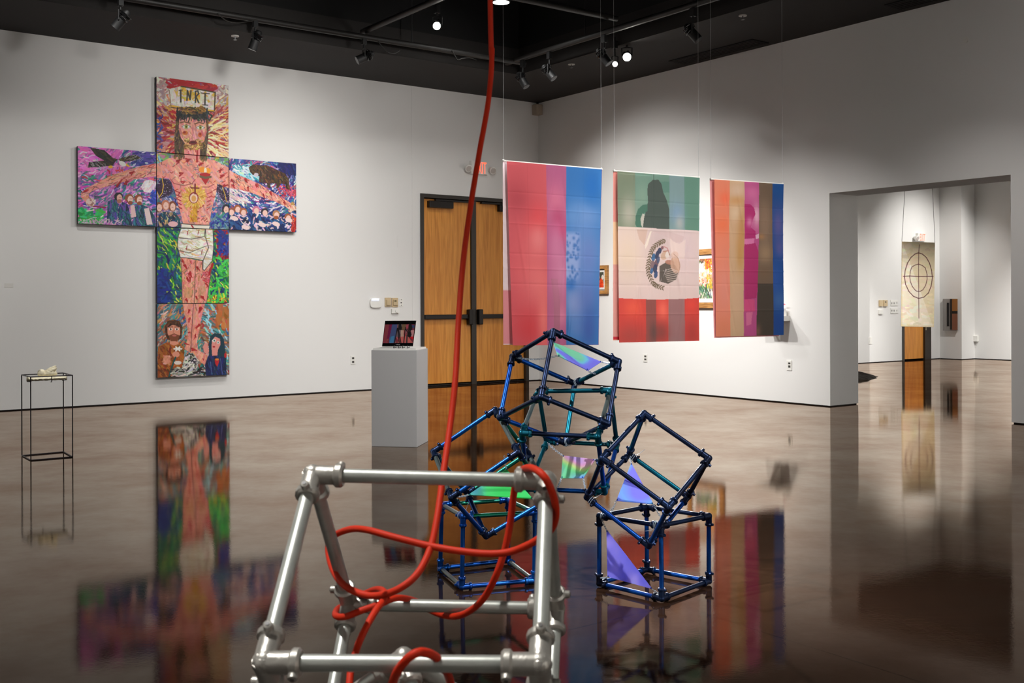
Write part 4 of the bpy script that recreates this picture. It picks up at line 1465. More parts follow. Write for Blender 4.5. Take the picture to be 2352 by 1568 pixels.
def make_flag(fn, label, pxs, YL, YR, back_cols, back_dx, vs, us_, seed, topy):
    (tl, tr, bl, br) = pxs
    TL, TR = at(tl[0], tl[1], YL), at(tr[0], tr[1], YR)
    BL, BR = at(bl[0], bl[1], YL), at(br[0], br[1], YR)
    ax = Vector((TR.x - TL.x, TR.y - TL.y, 0)).normalized()
    nn = Vector((ax.y, -ax.x, 0))
    ztop = (TL.z + TR.z) / 2
    root = thing('hanging_flag', label, 'flag', Vector(((TL.x + TR.x) / 2, (TL.y + TR.y) / 2, min(BL.z, BR.z))), 'sheer flags hung from the ceiling')
    cv = fn()
    o = grid_object('front_cloth', M_CLOTH, root, cv, cloth_points(cv, TL, TR, BL, BR, nn, vs, us_, seed=seed))
    # second sheer flag hung right behind, showing at one side
    w, h = 60, 120
    b = Canvas(w, h, (0, 0), (1, 0), (0, 1), (1, 1), back_cols[0], 3)
    for k, (v0, v1, cl) in enumerate(back_cols[1]):
        b.blend(((b.v >= v0) & (b.v < v1)).astype(float), cl)
    off = -nn * 0.034
    sh, sh2 = -ax * back_dx[0], -ax * back_dx[1]
    back_dx = back_dx[0]
    dz = Vector((0, 0, back_cols[2]))
    P2 = cloth_points(b, TL + off + sh, TR + off - ax * 0.02, BL + off + sh2 + dz, BR + off - ax * 0.02 + dz, nn, vs, us_, amp=.003, seed=seed + 5)
    o2 = grid_object('back_cloth', M_CLOTH, root, b, P2)
    part(MB().tube([TL + off * .5 - ax * (back_dx + .01) + ZV * .004, TR + off * .5 + ax * .012 + ZV * .004], .008, 10), 'hanging_rod', M_ROD, root, smooth=True)
    for e, k in ((TL - ax * back_dx, 0), (TR, 1)):
        p = e + off * .5
        part(MB().tube([p, Vector((p.x, p.y, VOID))], .0011, 6), 'nylon_line', M_LINE, root)
        part(MB().ball(p + ZV * .006, .012, 10, 6), 'knot', M_ROD, root, smooth=True)
    return root


VS = (.165, .25, .335, .5, .58, .665, .835)
make_flag(flag_canvas_a, 'sheer red, mauve and blue striped flag with leopard-dot patch, in front of the doors', ((1164, 370), (1383, 389), (1177, 793), (1374, 792)), 8.87, 9.24,
          ((214, 196, 198), [(.7, 1, (206, 130, 136))], .005), (.022, .068), VS, (.2, .405, .81), 31, 0)
make_flag(flag_canvas_b, 'sheer green, white and red flag with eagle emblem and dark standing silhouette', ((1418, 393), (1607, 408), (1422, 786.5), (1606, 782.5)), 9.52, 9.93,
          ((226, 150, 120), [(.0, .3, (226, 140, 130)), (.3, .55, (236, 190, 150)), (.55, .98, (216, 150, 140)), (.98, 1, (196, 30, 50))], .02), (.022, .042), VS, (.2, .41, .62, .81), 33, 0)
make_flag(flag_canvas_c, 'sheer flag striped salmon, tan, magenta, brown and blue, beside the white wall shelf', ((1641, 412), (1800, 423), (1648, 773), (1797, 769)), 10.3, 10.76,
          ((230, 150, 150), [(0, 1, (226, 150, 152))], -.012), (.030, .014), VS, (.2, .41, .62, .81), 35, 0)

# ------------------------------------------------------------------ pipe cubes
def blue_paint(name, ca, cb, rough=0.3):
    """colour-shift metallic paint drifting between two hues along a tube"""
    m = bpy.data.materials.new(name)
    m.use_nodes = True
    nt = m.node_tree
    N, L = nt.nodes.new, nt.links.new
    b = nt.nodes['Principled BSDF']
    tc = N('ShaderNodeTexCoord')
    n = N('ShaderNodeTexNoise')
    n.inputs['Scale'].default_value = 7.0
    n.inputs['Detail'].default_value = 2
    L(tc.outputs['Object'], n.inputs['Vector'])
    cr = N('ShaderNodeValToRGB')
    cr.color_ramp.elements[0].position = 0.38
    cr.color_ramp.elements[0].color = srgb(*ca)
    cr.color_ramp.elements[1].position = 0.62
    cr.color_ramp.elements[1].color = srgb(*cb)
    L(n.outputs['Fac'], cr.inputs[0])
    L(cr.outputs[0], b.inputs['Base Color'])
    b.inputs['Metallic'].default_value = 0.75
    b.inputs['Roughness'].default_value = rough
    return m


P_BLUE = blue_paint('blue_shift_paint_lit', (10, 60, 140), (14, 84, 170))  # real blue hue, but brightened for the lit tubes: light put into the colour
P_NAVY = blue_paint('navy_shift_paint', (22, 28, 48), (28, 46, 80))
P_TEAL = blue_paint('teal_shift_paint', (6, 76, 92), (12, 104, 124))
P_GREEN = blue_paint('green_shift_paint', (14, 88, 76), (26, 112, 94))
P_SILV = blue_paint('bare_grey_shift_paint', (90, 102, 104), (116, 126, 122))
PR = 0.0096
EDGES = [(a, a | (1 << k)) for k in range(3) for a in range(8) if not a & (1 << k)]


def pipe_cube(label, V, bar_mats, fit_mat, screws=False, group=None, name='pipe_cube', ties=()):
    V = [Vector(p) for p in V]
    c = sum(V, Vector()) / 8
    root = thing(name, label, 'sculpture', Vector((c.x, c.y, min(p.z for p in V) - PR)), group)
    for k, (i, j) in enumerate(EDGES):
        d = (V[j] - V[i]).normalized()
        part(MB().tube([V[i] + d * .012, V[j] - d * .012], PR, 14), 'tube', bar_mats[k % len(bar_mats)], root, smooth=True)
    for i in range(8):
        mb = MB()
        sc = []
        for k in range(3):
            j = i ^ (1 << k)
            d = (V[j] - V[i]).normalized()
            e = (V[i ^ (1 << ((k + 1) % 3))] - V[i]).normalized()
            mb.tube([V[i] - d * .006, V[i] + d * .034], PR * 1.36, 14)
            mb.tube([V[i] + d * .030, V[i] + d * .033, V[i] + d * .040, V[i] + d * .043], [PR * 1.36, PR * 1.72, PR * 1.72, PR * 1.4], 14)
            p = V[i] + d * .0365
            sd = -e
            mb.tube([p + sd * PR * 1.2, p + sd * PR * 2.25, p + sd * PR * 2.35], [.0062, .0056, .0042], 10)
            sc.append((p, sd))
        mb.ball(V[i], PR * 1.5, 12, 8)
        ft = part(mb, 'corner_fitting', fit_mat, root, smooth=True)
        if i in ties:
            d = (V[i ^ 1] - V[i]).normalized()
            s_ = d.orthogonal().normalized()
            w_ = d.cross(s_)
            tm = MB()
            for off in (.018, .026):
                tm.tube([V[i] + d * off + (s_ * math.cos(2 * PI * t / 14) + w_ * math.sin(2 * PI * t / 14)) * PR * 1.75 for t in range(15)], .0011, 5, caps=False)
            tm.tube([V[i] + d * .022 + s_ * PR * 1.7, V[i] + d * .03 + s_ * .03, V[i] + d * .045 + s_ * .055 + ZV * .012], .0009, 5)
            part(tm, 'cable_tie', M_CHAIN, root)
        if screws:
            for p, sd in sc:
                part(MB().tube([p + sd * PR * 2.3, p + sd * PR * 2.44], .0028, 8), 'set_screw', M_GREYPL, ft)
    return root


GB = 'blue pipe cubes wired into one stack'
# measured corner points (index bits: first, second, third edge)
VA = [[0.3649, 4.5093, 0.0222], [0.5987, 4.2938, 0.0165], [0.5937, 4.725, 0.0265], [0.8278, 4.5094, 0.0297], [0.3654, 4.5027, 0.3077], [0.5953, 4.2872, 0.3106], [0.5919, 4.7184, 0.3036], [0.8276, 4.5028, 0.306]]
VB = [[0.5326, 4.3116, 0.7598], [0.7751, 4.2131, 0.592], [0.3481, 4.1343, 0.6049], [0.5903, 4.0358, 0.4338], [0.4962, 4.5394, 0.5623], [0.7304, 4.4409, 0.3996], [0.3035, 4.362, 0.4127], [0.543, 4.2635, 0.2357]]
VC = [[0.1648, 4.273, 1.0929], [0.0011, 4.5089, 0.9815], [0.4374, 4.3821, 0.9657], [0.2702, 4.6181, 0.858], [0.1112, 4.1135, 0.8455], [-0.0503, 4.3495, 0.7402], [0.3784, 4.2226, 0.729], [0.2218, 4.4586, 0.6211]]
VD = [[0.1121, 4.5559, 0.8309], [0.4114, 4.4738, 0.8403], [0.0386, 4.3099, 0.6825], [0.3381, 4.2279, 0.6768], [0.1519, 4.7165, 0.5942], [0.4537, 4.6345, 0.5906], [0.063, 4.4706, 0.4294], [0.3781, 4.3886, 0.4282]]
VE = [[-0.2078, 4.4686, 0.3139], [-0.3155, 4.7542, 0.3108], [0.0958, 4.5754, 0.3093], [-0.021, 4.8609, 0.3103], [-0.2143, 4.478, 0.0178], [-0.3249, 4.7635, 0.026], [0.0913, 4.5847, 0.0155], [-0.022, 4.8703, 0.033]]
VF = [[-0.0725, 4.4547, 0.7617], [0.022, 4.204, 0.6199], [-0.3305, 4.4569, 0.5886], [-0.2413, 4.2062, 0.4425], [0.0676, 4.6284, 0.5576], [0.155, 4.3777, 0.4059], [-0.1964, 4.6306, 0.3804], [-0.1095, 4.3798, 0.2509]]
VG = [[-0.2721, 1.451, 0.9739], [0.0453, 1.4295, 0.9681], [-0.282, 1.2083, 0.8003], [0.0296, 1.1868, 0.8046], [-0.2511, 1.6345, 0.7462], [0.0649, 1.613, 0.7446], [-0.2639, 1.3918, 0.5539], [0.0403, 1.3703, 0.556]]
for VV in (VA, VE):                       # level the two cubes that stand on the floor
    lo = sorted(range(8), key=lambda k: VV[k][2])[:4]
    for k in lo:
        s = (0.0165 - HCAM) / (VV[k][2] - HCAM)
        VV[k] = [VV[k][0] * s, VV[k][1] * s, 0.0165]
B_, N_, T_, G_, S_ = P_BLUE, P_NAVY, P_TEAL, P_GREEN, P_SILV
# order of EDGES: 4 along first, 4 along second, 4 along third direction
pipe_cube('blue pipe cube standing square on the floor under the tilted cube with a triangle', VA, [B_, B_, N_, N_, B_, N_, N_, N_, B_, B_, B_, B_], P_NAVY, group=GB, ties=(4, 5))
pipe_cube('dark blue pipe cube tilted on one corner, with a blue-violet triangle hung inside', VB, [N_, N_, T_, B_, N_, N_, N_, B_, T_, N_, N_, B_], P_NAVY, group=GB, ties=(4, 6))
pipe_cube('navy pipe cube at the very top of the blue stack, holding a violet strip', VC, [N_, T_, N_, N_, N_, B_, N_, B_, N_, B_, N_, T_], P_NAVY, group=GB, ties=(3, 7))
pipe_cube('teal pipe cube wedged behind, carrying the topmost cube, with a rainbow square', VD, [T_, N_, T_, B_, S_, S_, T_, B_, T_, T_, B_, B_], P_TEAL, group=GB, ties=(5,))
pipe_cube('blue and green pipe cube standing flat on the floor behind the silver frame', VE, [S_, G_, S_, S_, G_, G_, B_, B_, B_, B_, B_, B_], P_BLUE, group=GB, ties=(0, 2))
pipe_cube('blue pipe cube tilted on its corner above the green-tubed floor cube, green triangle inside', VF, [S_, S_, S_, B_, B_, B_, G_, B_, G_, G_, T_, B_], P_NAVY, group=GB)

GS = 'bare steel pipe cubes with an orange cord'
pipe_cube('bare silver pipe cube, tilted, wound with the orange cord', VG, [M_STEEL], M_CAST, True, GS)
# the silver cubes beneath it
hx, hy, hz = -0.146, 1.42, 0.735
ed = []
for az in (172, 292, 52):
    h_, v_ = 0.305 * math.sqrt(2 / 3), -0.305 * math.sqrt(1 / 3)
    ed.append(Vector((h_ * math.cos(math.radians(az)), h_ * math.sin(math.radians(az)), v_)))
VH = [Vector((hx, hy, hz)) + ed[0] * (k & 1) + ed[1] * (k >> 1 & 1) + ed[2] * (k >> 2 & 1) for k in range(8)]
pipe_cube('bare silver pipe cube balanced on a corner under the tilted silver cube', VH, [M_STEEL], M_CAST, True, GS)
q = Vector((math.cos(.35), math.sin(.35), 0)) * .305
r_ = Vector((-math.sin(.35), math.cos(.35), 0)) * .305
p0 = Vector((hx, hy, 0.0165)) - q / 2 - r_ / 2
VI = [p0 + q * (k & 1) + r_ * (k >> 1 & 1) + ZV * .305 * (k >> 2 & 1) for k in range(8)]
pipe_cube('bare silver pipe cube on the floor at the foot of the silver stack', VI, [M_STEEL], M_CAST, False, GS)


# ------------------------------------------------------------------ the orange cord
def smooth_path(P, n=6):
    P = [Vector(p) for p in P]
    out = []
    for i in range(len(P) - 1):
        p0, p1, p2, p3 = P[max(0, i - 1)], P[i], P[i + 1], P[min(len(P) - 1, i + 2)]
        for k in range(n):
            t = k / n
            out.append(0.5 * ((2 * p1) + (p2 - p0) * t + (2 * p0 - 5 * p1 + 4 * p2 - p3) * t * t + (3 * p1 - p0 - 3 * p2 + p3) * t ** 3))
    out.append(P[-1])
    return out


cp = [(1126, 0, 2.0), (1130, 120, 1.98), (1122, 230, 1.95), (1101, 350, 1.9), (1080, 480, 1.84), (1064, 600, 1.8), (1053, 740, 1.74), (1046, 870, 1.68),
      (1035, 970, 1.64), (1018, 1090, 1.58), (1004, 1190, 1.53), (988, 1260, 1.5), (958, 1318, 1.47), (912, 1354, 1.46), (860, 1368, 1.48), (815, 1358, 1.5),
      (782, 1335, 1.54), (762, 1300, 1.6), (754, 1262, 1.66), (762, 1234, 1.66), (800, 1216, 1.6), (840, 1216, 1.55), (905, 1233, 1.52), (1000, 1256, 1.5),
      (1100, 1270, 1.48), (1165, 1268, 1.47), (1215, 1250, 1.455), (1250, 1228, 1.44), (1268, 1212, 1.42), (1277, 1180, 1.395), (1272, 1142, 1.375), (1257, 1105, 1.365),
      (1238, 1083, 1.375), (1215, 1074, 1.41), (1197, 1082, 1.46), (1187, 1100, 1.49), (1180, 1135, 1.5), (1172, 1200, 1.5), (1160, 1260, 1.5), (1140, 1320, 1.5),
      (1112, 1372, 1.53), (1080, 1402, 1.57), (1045, 1415, 1.61), (1010, 1410, 1.65), (980, 1396, 1.67), (955, 1381, 1.655), (930, 1374, 1.62), (905, 1374, 1.6),
      (870, 1388, 1.58), (830, 1402, 1.57), (792, 1416, 1.57), (771, 1413, 1.6), (776, 1398, 1.68), (802, 1384, 1.69), (840, 1362, 1.67), (868, 1353, 1.63),
      (883, 1360, 1.59), (880, 1378, 1.56), (863, 1402, 1.53), (840, 1442, 1.5), (822, 1482, 1.48), (808, 1530, 1.45), (803, 1568, 1.43), (800, 1640, 1.4),
      (830, 1690, 1.33), (872, 1640, 1.25), (900, 1572, 1.2), (915, 1538, 1.17), (940, 1509, 1.155), (968, 1497, 1.16), (1000, 1508, 1.185), (1022, 1535, 1.23),
      (1036, 1572, 1.28), (1056, 1660, 1.34), (1060, 1800, 1.42)]
pts = [at(*p) for p in cp]
top = pts[0]
pre = [Vector((top.x - .004, top.y + .55, VOID)), Vector((top.x - .012, top.y + .36, 4.4)), Vector((top.x - .012, top.y + .14, 2.8))]
end = [Vector((-.02, 1.52, .45)), Vector((.05, 1.62, .2)), Vector((.16, 1.6, .03)), Vector((.3, 1.4, .0065)), Vector((.32, 1.1, .0065))]
path = smooth_path(pre + pts + end, 7)
tag(MB().tube(path, .0050, 12).build('extension_cord', M_CORD, smooth=True), 'orange-red cord hanging from the black ceiling and looped round the silver pipe cube', 'cord')


# ------------------------------------------------------------------ hanging film panels
def chain_mesh(mb, a, b, sag=.01, link=.011):
    a, b = Vector(a), Vector(b)
    L = (b - a).length
    n = max(3, int(L / (link * .78)))
    d = (b - a).normalized()
    s = d.orthogonal().normalized()
    w = d.cross(s)
    for k in range(n):
        t = (k + .5) / n
        c = a + (b - a) * t - ZV * sag * 4 * t * (1 - t)
        sd = s if k % 2 else w
        ring = []
        for j in range(9):
            an = 2 * PI * j / 8
            ring.append(c + d * math.cos(an) * link * .55 + sd * math.sin(an) * link * .34)
        mb.tube(ring, .0011, 5, caps=False)


def film_panel(label, corners, material, chains, name='acrylic_panel'):
    C = [at(*c) for c in corners]
    n = (C[1] - C[0]).cross(C[2] - C[0]).normalized()
    ctr = sum(C, Vector()) / len(C)
    root = thing(name, label, 'acrylic panel', Vector((ctr.x, ctr.y, min(c.z for c in C))), 'iridescent panels chained in the blue cubes')
    part(MB().prism([c - n * .0015 for c in C], n * .003), 'sheet', material, root)
    for c, tgt in zip(C, chains):
        p = c + (ctr - c).normalized() * .006
        part(MB().tube([p - n * .004, p + n * .004], .0026, 8), 'grommet', P_BLUE, root)
        if tgt:
            mb = MB()
            chain_mesh(mb, c, at(*tgt[:3]), tgt[3] if len(tgt) > 3 else .004)
            part(mb, 'chain', M_CHAIN, root)
    return root


violet, lav, aqua, grn, pink, sky, ylw = (150, 146, 246), (190, 176, 250), (140, 222, 240), (130, 236, 140), (226, 170, 206), (140, 178, 250), (206, 226, 150)
film_panel('violet and aqua shimmering strip chained under the top of the topmost blue cube', [(1270.9, 786, 4.5), (1381, 831, 4.56), (1350.5, 851, 4.44), (1281, 816.5, 4.38)],
           film_mat('film_violet_aqua', [(.42, violet), (.5, (150, 160, 248)), (.56, aqua), (.64, (150, 226, 190))], 2.9, 7), [(1271, 766, 4.28), (1417, 833, 4.39), (1372, 858, 4.5), (1183, 820, 4.5, .012)])
film_panel('rainbow square panel with a clear corner, chained inside the teal cube', [(1293, 1046, 4.62), (1366.6, 1055, 4.52), (1339.8, 1098, 4.47), (1289, 1098, 4.55)],
           film_mat('film_rainbow', [(.3, lav), (.4, pink), (.5, ylw), (.58, (130, 226, 160)), (.7, sky)], 5.3, 5, .85), [(1257, 1016, 4.7), (1379, 1050, 4.4), (1346, 1128, 4.39), (1278, 1124, 4.43)])
film_panel('bright green triangular panel lying level inside the tilted blue cube', [(1163, 1077, 4.56), (1223.5, 1145, 4.37), (1076, 1136, 4.38)],
           film_mat('film_green', [(.3, (70, 224, 110)), (.55, (96, 232, 140)), (.7, (110, 200, 220))], 1.2, 5), [(1158, 1046, 4.52), (1262, 1168, 4.37), (1042, 1140, 4.22)])
film_panel('blue-violet triangle with aqua edge, chained in the cube tilted on one corner', [(1450, 1063, 4.5), (1501, 1157.5, 4.36), (1415.4, 1150, 4.4)],
           film_mat('film_sky_violet', [(.42, violet), (.5, sky), (.56, aqua), (.64, (140, 232, 180))], 7.1, 7), [(1446, 1045, 4.53), (1519, 1188, 4.3), (1402, 1178, 4.38)])
film_panel('lavender triangle with a green patch, low in the floor cube that carries the tilted one', [(1393.4, 1216.5, 4.48), (1395.6, 1324, 4.48), (1498, 1352, 4.34)],
           film_mat('film_lavender', [(.38, violet), (.5, lav), (.57, (160, 190, 252)), (.63, (160, 232, 160))], 9.9, 7), [(1382, 1192, 4.49), (1379, 1326, 4.49), (1516, 1362, 4.31)])

# ------------------------------------------------------------------ pedestal and tablet
th = math.radians(9)
ex, ey = Vector((math.cos(th), -math.sin(th), 0)), Vector((math.sin(th), math.cos(th), 0))
PFR = onfloor(958, 1027)
PW, PH = 0.395, 0.815
p0 = PFR - ex * PW
ped = thing('pedestal', 'pale grey square pedestal in front of the wooden doors', 'pedestal', p0 + ex * PW / 2 + ey * PW / 2)
part(MB().box(p0, ex * PW, ey * PW, ZV * PH), 'body', M_PED, ped, bevel=.003)
part(MB().box(p0 + ex * .012 + ey * .012 + ZV * PH, ex * (PW - .024), ey * (PW - .024), ZV * .014), 'top_plate', mat('white_top', (238, 237, 232), .6), ped)
ZT = PH + .014
BLp, BRp = at(877.5, 793, 9.08), at(948.5, 793, 9.1)
BLp.z = BRp.z = ZT + .018
TLp, TRp = at(884.5, 736.5, 9.2), at(956, 736, 9.22)
TLp.z = TRp.z = (TLp.z + TRp.z) / 2
tab = thing('tablet_screen', 'black tablet screen showing figures before flags, propped on the pedestal', 'tablet', (BLp + BRp) / 2 - ZV * .018)
tn = (BRp - BLp).cross(TLp - BLp).normalized()
part(MB().prism([BLp, BRp, TRp, TLp], -tn * .009), 'case', mat('black_glass', (8, 8, 9), .15), tab)
c = Canvas(90, 66, (430, 835), (1175, 835), (415, 1240), (1120, 1240), (110, 40, 50), 41)
c.dabs(50, [(150, 60, 70), (120, 20, 60), (160, 90, 90)], 120, 50, lambda x, y: PI / 2)
c.poly([(560, 835), (740, 835), (690, 1240), (560, 1240)], (64, 76, 120))
c.poly([(430, 835), (540, 835), (500, 1240), (415, 1240)], (130, 50, 60))
c.poly([(540, 835), (610, 835), (560, 1140), (500, 1160)], (110, 16, 60))
c.poly([(600, 1100), (680, 1080), (660, 1240), (570, 1240)], (60, 120, 160))
c.poly([(740, 835), (860, 835), (850, 1100), (720, 1110)], (110, 90, 96))
c.poly([(830, 960), (900, 960), (900, 1240), (830, 1240)], (190, 150, 130))
c.poly([(800, 1110), (1000, 1090), (1120, 1240), (800, 1240)], (190, 90, 84))
c.poly([(850, 835), (960, 835), (950, 960), (850, 960)], (110, 84, 60))
c.poly([(1040, 1110), (1140, 1100), (1120, 1170)], (190, 10, 20))
c.poly([(1090, 850), (1170, 850), (1160, 920), (1090, 910)], (40, 60, 100))
c.poly([(1080, 960), (1150, 960), (1140, 1100), (1080, 1100)], (190, 130, 130))
for l_ in ([(740, 920), (690, 1230)], [(750, 930), (800, 1230)], [(770, 930), (840, 1240)], [(940, 900), (905, 1230)], [(950, 940), (1000, 1010)]):
    c.line(l_, 22, (16, 10, 12))
c.ell(805, 880, 40, 60, (14, 12, 14))
c.poly([(740, 910), (860, 900), (850, 955), (740, 955)], (20, 12, 14))
c.ell(1060, 900, 50, 80, (12, 10, 12))
c.ell(1040, 1050, 50, 70, (12, 10, 12))
c.line([(1000, 940), (1030, 1000)], 24, (12, 10, 12))
c.line([(985, 1080), (975, 1240)], 34, (50, 40, 40))
c.c *= 0.72
e1, e2 = (BRp - BLp), (TLp - BLp)
f_ = lambda s, t: BLp + e1 * s + e2 * t + tn * .0006
scr_m = attr_mat('lit_screen', .3)
nt_ = scr_m.node_tree
nt_.links.new(nt_.nodes['Attribute'].outputs['Color'], nt_.nodes['Principled BSDF'].inputs['Emission Color'])
nt_.nodes['Principled BSDF'].inputs['Emission Strength'].default_value = 0.35
P = quad_points(c, f_(.012, .85), f_(.988, .85), f_(.012, .11), f_(.988, .11))
grid_object('screen', scr_m, tab, c, P)
for px in (906, 917, 926, 937):
    b0 = at(px - 1, 794, 9.05)
    part(MB().tube([Vector((b0.x, b0.y + .03, ZT + .024)), Vector((b0.x, b0.y - .02, ZT + .012)), Vector((b0.x, b0.y - .024, ZT + .003)), Vector((b0.x + .002, b0.y + .16, ZT + .003))], .0032, 8), 'easel_leg', M_FIX, tab)


def text_obj(txt, name, material, parent, origin, xax, yax, width, height, depth=.004):
    cu = bpy.data.curves.new(name, 'FONT')
    cu.body = txt
    cu.extrude = 0.0
    o = bpy.data.objects.new(name + '_tmp', cu)
    COL.objects.link(o)
    bpy.context.view_layer.update()
    dg = bpy.context.evaluated_depsgraph_get()
    me = bpy.data.meshes.new_from_object(o.evaluated_get(dg))
    bpy.data.objects.remove(o)
    vs = [v.co.copy() for v in me.vertices]
    x0, x1 = min(v.x for v in vs), max(v.x for v in vs)
    y0, y1 = min(v.y for v in vs), max(v.y for v in vs)
    zax = xax.cross(yax).normalized()
    base = worldloc(parent)
    bm = bmesh.new()
    bm.from_mesh(me)
    r = bmesh.ops.extrude_face_region(bm, geom=bm.faces[:])
    for v in r['geom']:
        if isinstance(v, bmesh.types.BMVert):
            v.co.z += 1.0
    for v in bm.verts:
        p = origin + xax * ((v.co.x - x0) / (x1 - x0) * width) + yax * ((v.co.y - y0) / (y1 - y0) * height) + zax * (v.co.z * depth)
        v.co = p - base
    bmesh.ops.recalc_face_normals(bm, faces=bm.faces)
    bm.to_mesh(me)
    bm.free()
    me.materials.clear()
    me.materials.append(material)
    o = bpy.data.objects.new(name, me)
    COL.objects.link(o)
    o.parent = parent
    return o


text_obj('NIX', 'lettering', mat('silver_print', (150, 150, 150), .4), tab, f_(.44, .035), e1.normalized(), e2.normalized(), .036, .0085, .0004)

# ------------------------------------------------------------------ wire stand at the far left
F_L, B_L, B_R, F_R = onfloor(71, 1058), onfloor(50.5, 1047), onfloor(146, 1038.5), onfloor(167, 1050)
zt = sum(on(px, py, p, Vector((0, 1, 0))).z for px, py, p in ((72, 865.5, F_L), (53.4, 860, B_L), (148, 856.7, B_R), (170, 862, F_R))) / 4
st = thing('wire_stand', 'thin dark iron wire stand on the floor, left of the painted cross', 'stand', (F_L + B_R) / 2)
RR = .0045
loopf = [F_L, F_R, B_R, B_L]
for z_, nm in ((RR, 'base_ring'), (zt, 'top_ring')):
    mb = MB()
    for k in range(4):
        mb.tube([loopf[k] + ZV * z_, loopf[(k + 1) % 4] + ZV * z_], RR, 8)
    part(mb, nm, M_IRON, st, smooth=True)
for p in loopf:
    part(MB().tube([p + ZV * RR, p + ZV * zt], RR, 8), 'leg', M_IRON, st, smooth=True)
xs, ys = (F_R - F_L), (B_L - F_L)
for s, t in ((.03, .5), (.5, .0), (.97, .5), (.5, 1)):
    p = F_L + xs * s + ys * t
    ctr = F_L + xs * .5 + ys * .5
    i_ = (ctr - p).normalized() * .03
    part(MB().tube([p + ZV * zt, p + ZV * (zt - .045), p + i_ + ZV * (zt - .047)], .0035, 8), 'bracket', M_IRON, st, smooth=True)
ctr = F_L + xs * .5 + ys * .5
xu, yu = xs.normalized(), ys.normalized()
rng = random.Random(4)


def lump(mb, c, sx, sy, sz, seed, n=22, m=12, rough=.12, axes=None):
    r = random.Random(seed)
    ph = [(r.uniform(0, 6), r.uniform(1, 3.2), r.uniform(1, 3.2)) for _ in range(5)]
    i0 = len(mb.v)
    ax_ = axes or (xu, yu, ZV)
    for k in range(m + 1):
        t = PI * k / m
        for j in range(n):
            a = 2 * PI * j / n
            x, y, z = math.sin(t) * math.cos(a), math.sin(t) * math.sin(a), math.cos(t)
            s = 1 + rough * sum(math.sin(p[0] + p[1] * 3 * x + p[2] * 3 * y + 2 * z) for p in ph) / 2.5
            mb.v.append(Vector(c) + ax_[0] * x * sx * s + ax_[1] * y * sy * s + ax_[2] * z * sz * s)
    for k in range(m):
        for j in range(n):
            a, b = i0 + k * n + j, i0 + k * n + (j + 1) % n
            mb.f.append((a, a + n, b + n, b))
    return mb


slab = MB()
ztop = zt - .047
n_ = 30
i0 = len(slab.v)
prof = []
for k in range(n_ + 1):
    t = k / n_
    wv = .055 * (1 - abs(2 * t - 1) ** 6) ** .5 + .004
    prof.append((t, wv))
for k, (t, wv) in enumerate(prof):
    for j in range(12):
        a = 2 * PI * j / 12
        jx = rng.uniform(-.003, .003)
        slab.v.append(ctr + xu * (xs.length * .49 * (2 * t - 1) + .0) + yu * (math.cos(a) * wv + jx) + ZV * (ztop + .021 + math.sin(a) * .017 + rng.uniform(-.0025, .0025)))
for k in range(n_):
    for j in range(12):
        a, b = i0 + k * 12 + j, i0 + k * 12 + (j + 1) % 12
        slab.f.append((a, b, b + 12, a + 12))
slab.f.append(tuple(i0 + j for j in reversed(range(12))))
slab.f.append(tuple(i0 + n_ * 12 + j for j in range(12)))
tag(slab.build('plaster_slab', M_PLASTER, smooth=True), 'long cream plaster slab lying in the top of the wire stand', 'sculpture')
mb = MB()
zb = ztop + .036
lump(mb, ctr - xu * .042 + ZV * (zb + .026), .028, .03, .032, 2)
lump(mb, ctr + xu * .02 + ZV * (zb + .022), .055, .032, .028, 3)
fin = Matrix.Rotation(-.5, 3, yu)
lump(mb, ctr + xu * .02 + ZV * (zb + .052), .055, .014, .016, 5, axes=(fin @ xu, yu, fin @ ZV))
lump(mb, ctr + xu * .032 - yu * .014 + ZV * (zb + .046), .044, .013, .014, 6, axes=(fin @ xu, yu, fin @ ZV))
lump(mb, ctr + xu * .055 + yu * .01 + ZV * (zb + .036), .018, .02, .03, 7)
tag(mb.build('plaster_hand', M_PLASTER, smooth=True), 'small cream plaster lump like folded fingers, on top of the cream slab', 'sculpture')


# ------------------------------------------------------------------ things fixed to the walls
def wall_box(fn, ax, nrm, px0, py0, px1, py1, d, off=.0):
    a, b = fn(px0, (py0 + py1) / 2, off), fn(px1, (py0 + py1) / 2, off)
    mx, my = (px0 + px1) / 2, (py0 + py1) / 2
    zt_, zb_ = fn(mx, py0, off).z, fn(mx, py1, off).z
    w = (b - a).length
    c = (a + b) / 2
    c.z = (zt_ + zb_) / 2
    mb = MB().cbox(c + nrm * d / 2, ax, nrm, ZV, w, d, zt_ - zb_)
    return mb, c, w, zt_ - zb_


def lbox(*a, **k):
    return wall_box(wl, AV, BV, *a, **k)


def rbox(*a, **k):
    return wall_box(wr, BV, AV, *a, **k)


FB = lambda px, py, off=0.0: on(px, py, rp(0, RB + off), BV)


def fbox(*a, **k):
    return wall_box(FB, AV, BV, *a, **k)


# keypad
mb, c, w, h = lbox(848.5, 684.5, 875, 707, .03)
kp = thing('alarm_keypad', 'white rounded keypad with a glowing blue-white display, on the wall by the doors', 'keypad', c)
mb = MB()
pts = []
for k in range(24):
    an = 2 * PI * k / 24
    cx_ = math.copysign(abs(math.cos(an)) ** .55, math.cos(an)) * w / 2
    cz_ = math.copysign(abs(math.sin(an)) ** .6, math.sin(an)) * h / 2
    pts.append(c + AV * cx_ + ZV * cz_)
mb.prism(pts, BV * .03)
part(mb, 'body', M_WHITEPL, kp, bevel=.006)
mb, *_ = lbox(854, 685.5, 870, 690, .006, off=.03)
part(mb, 'display', mat('blue_white_display', (200, 215, 255), .3, emit=(190, 208, 255), estr=1.6), kp)


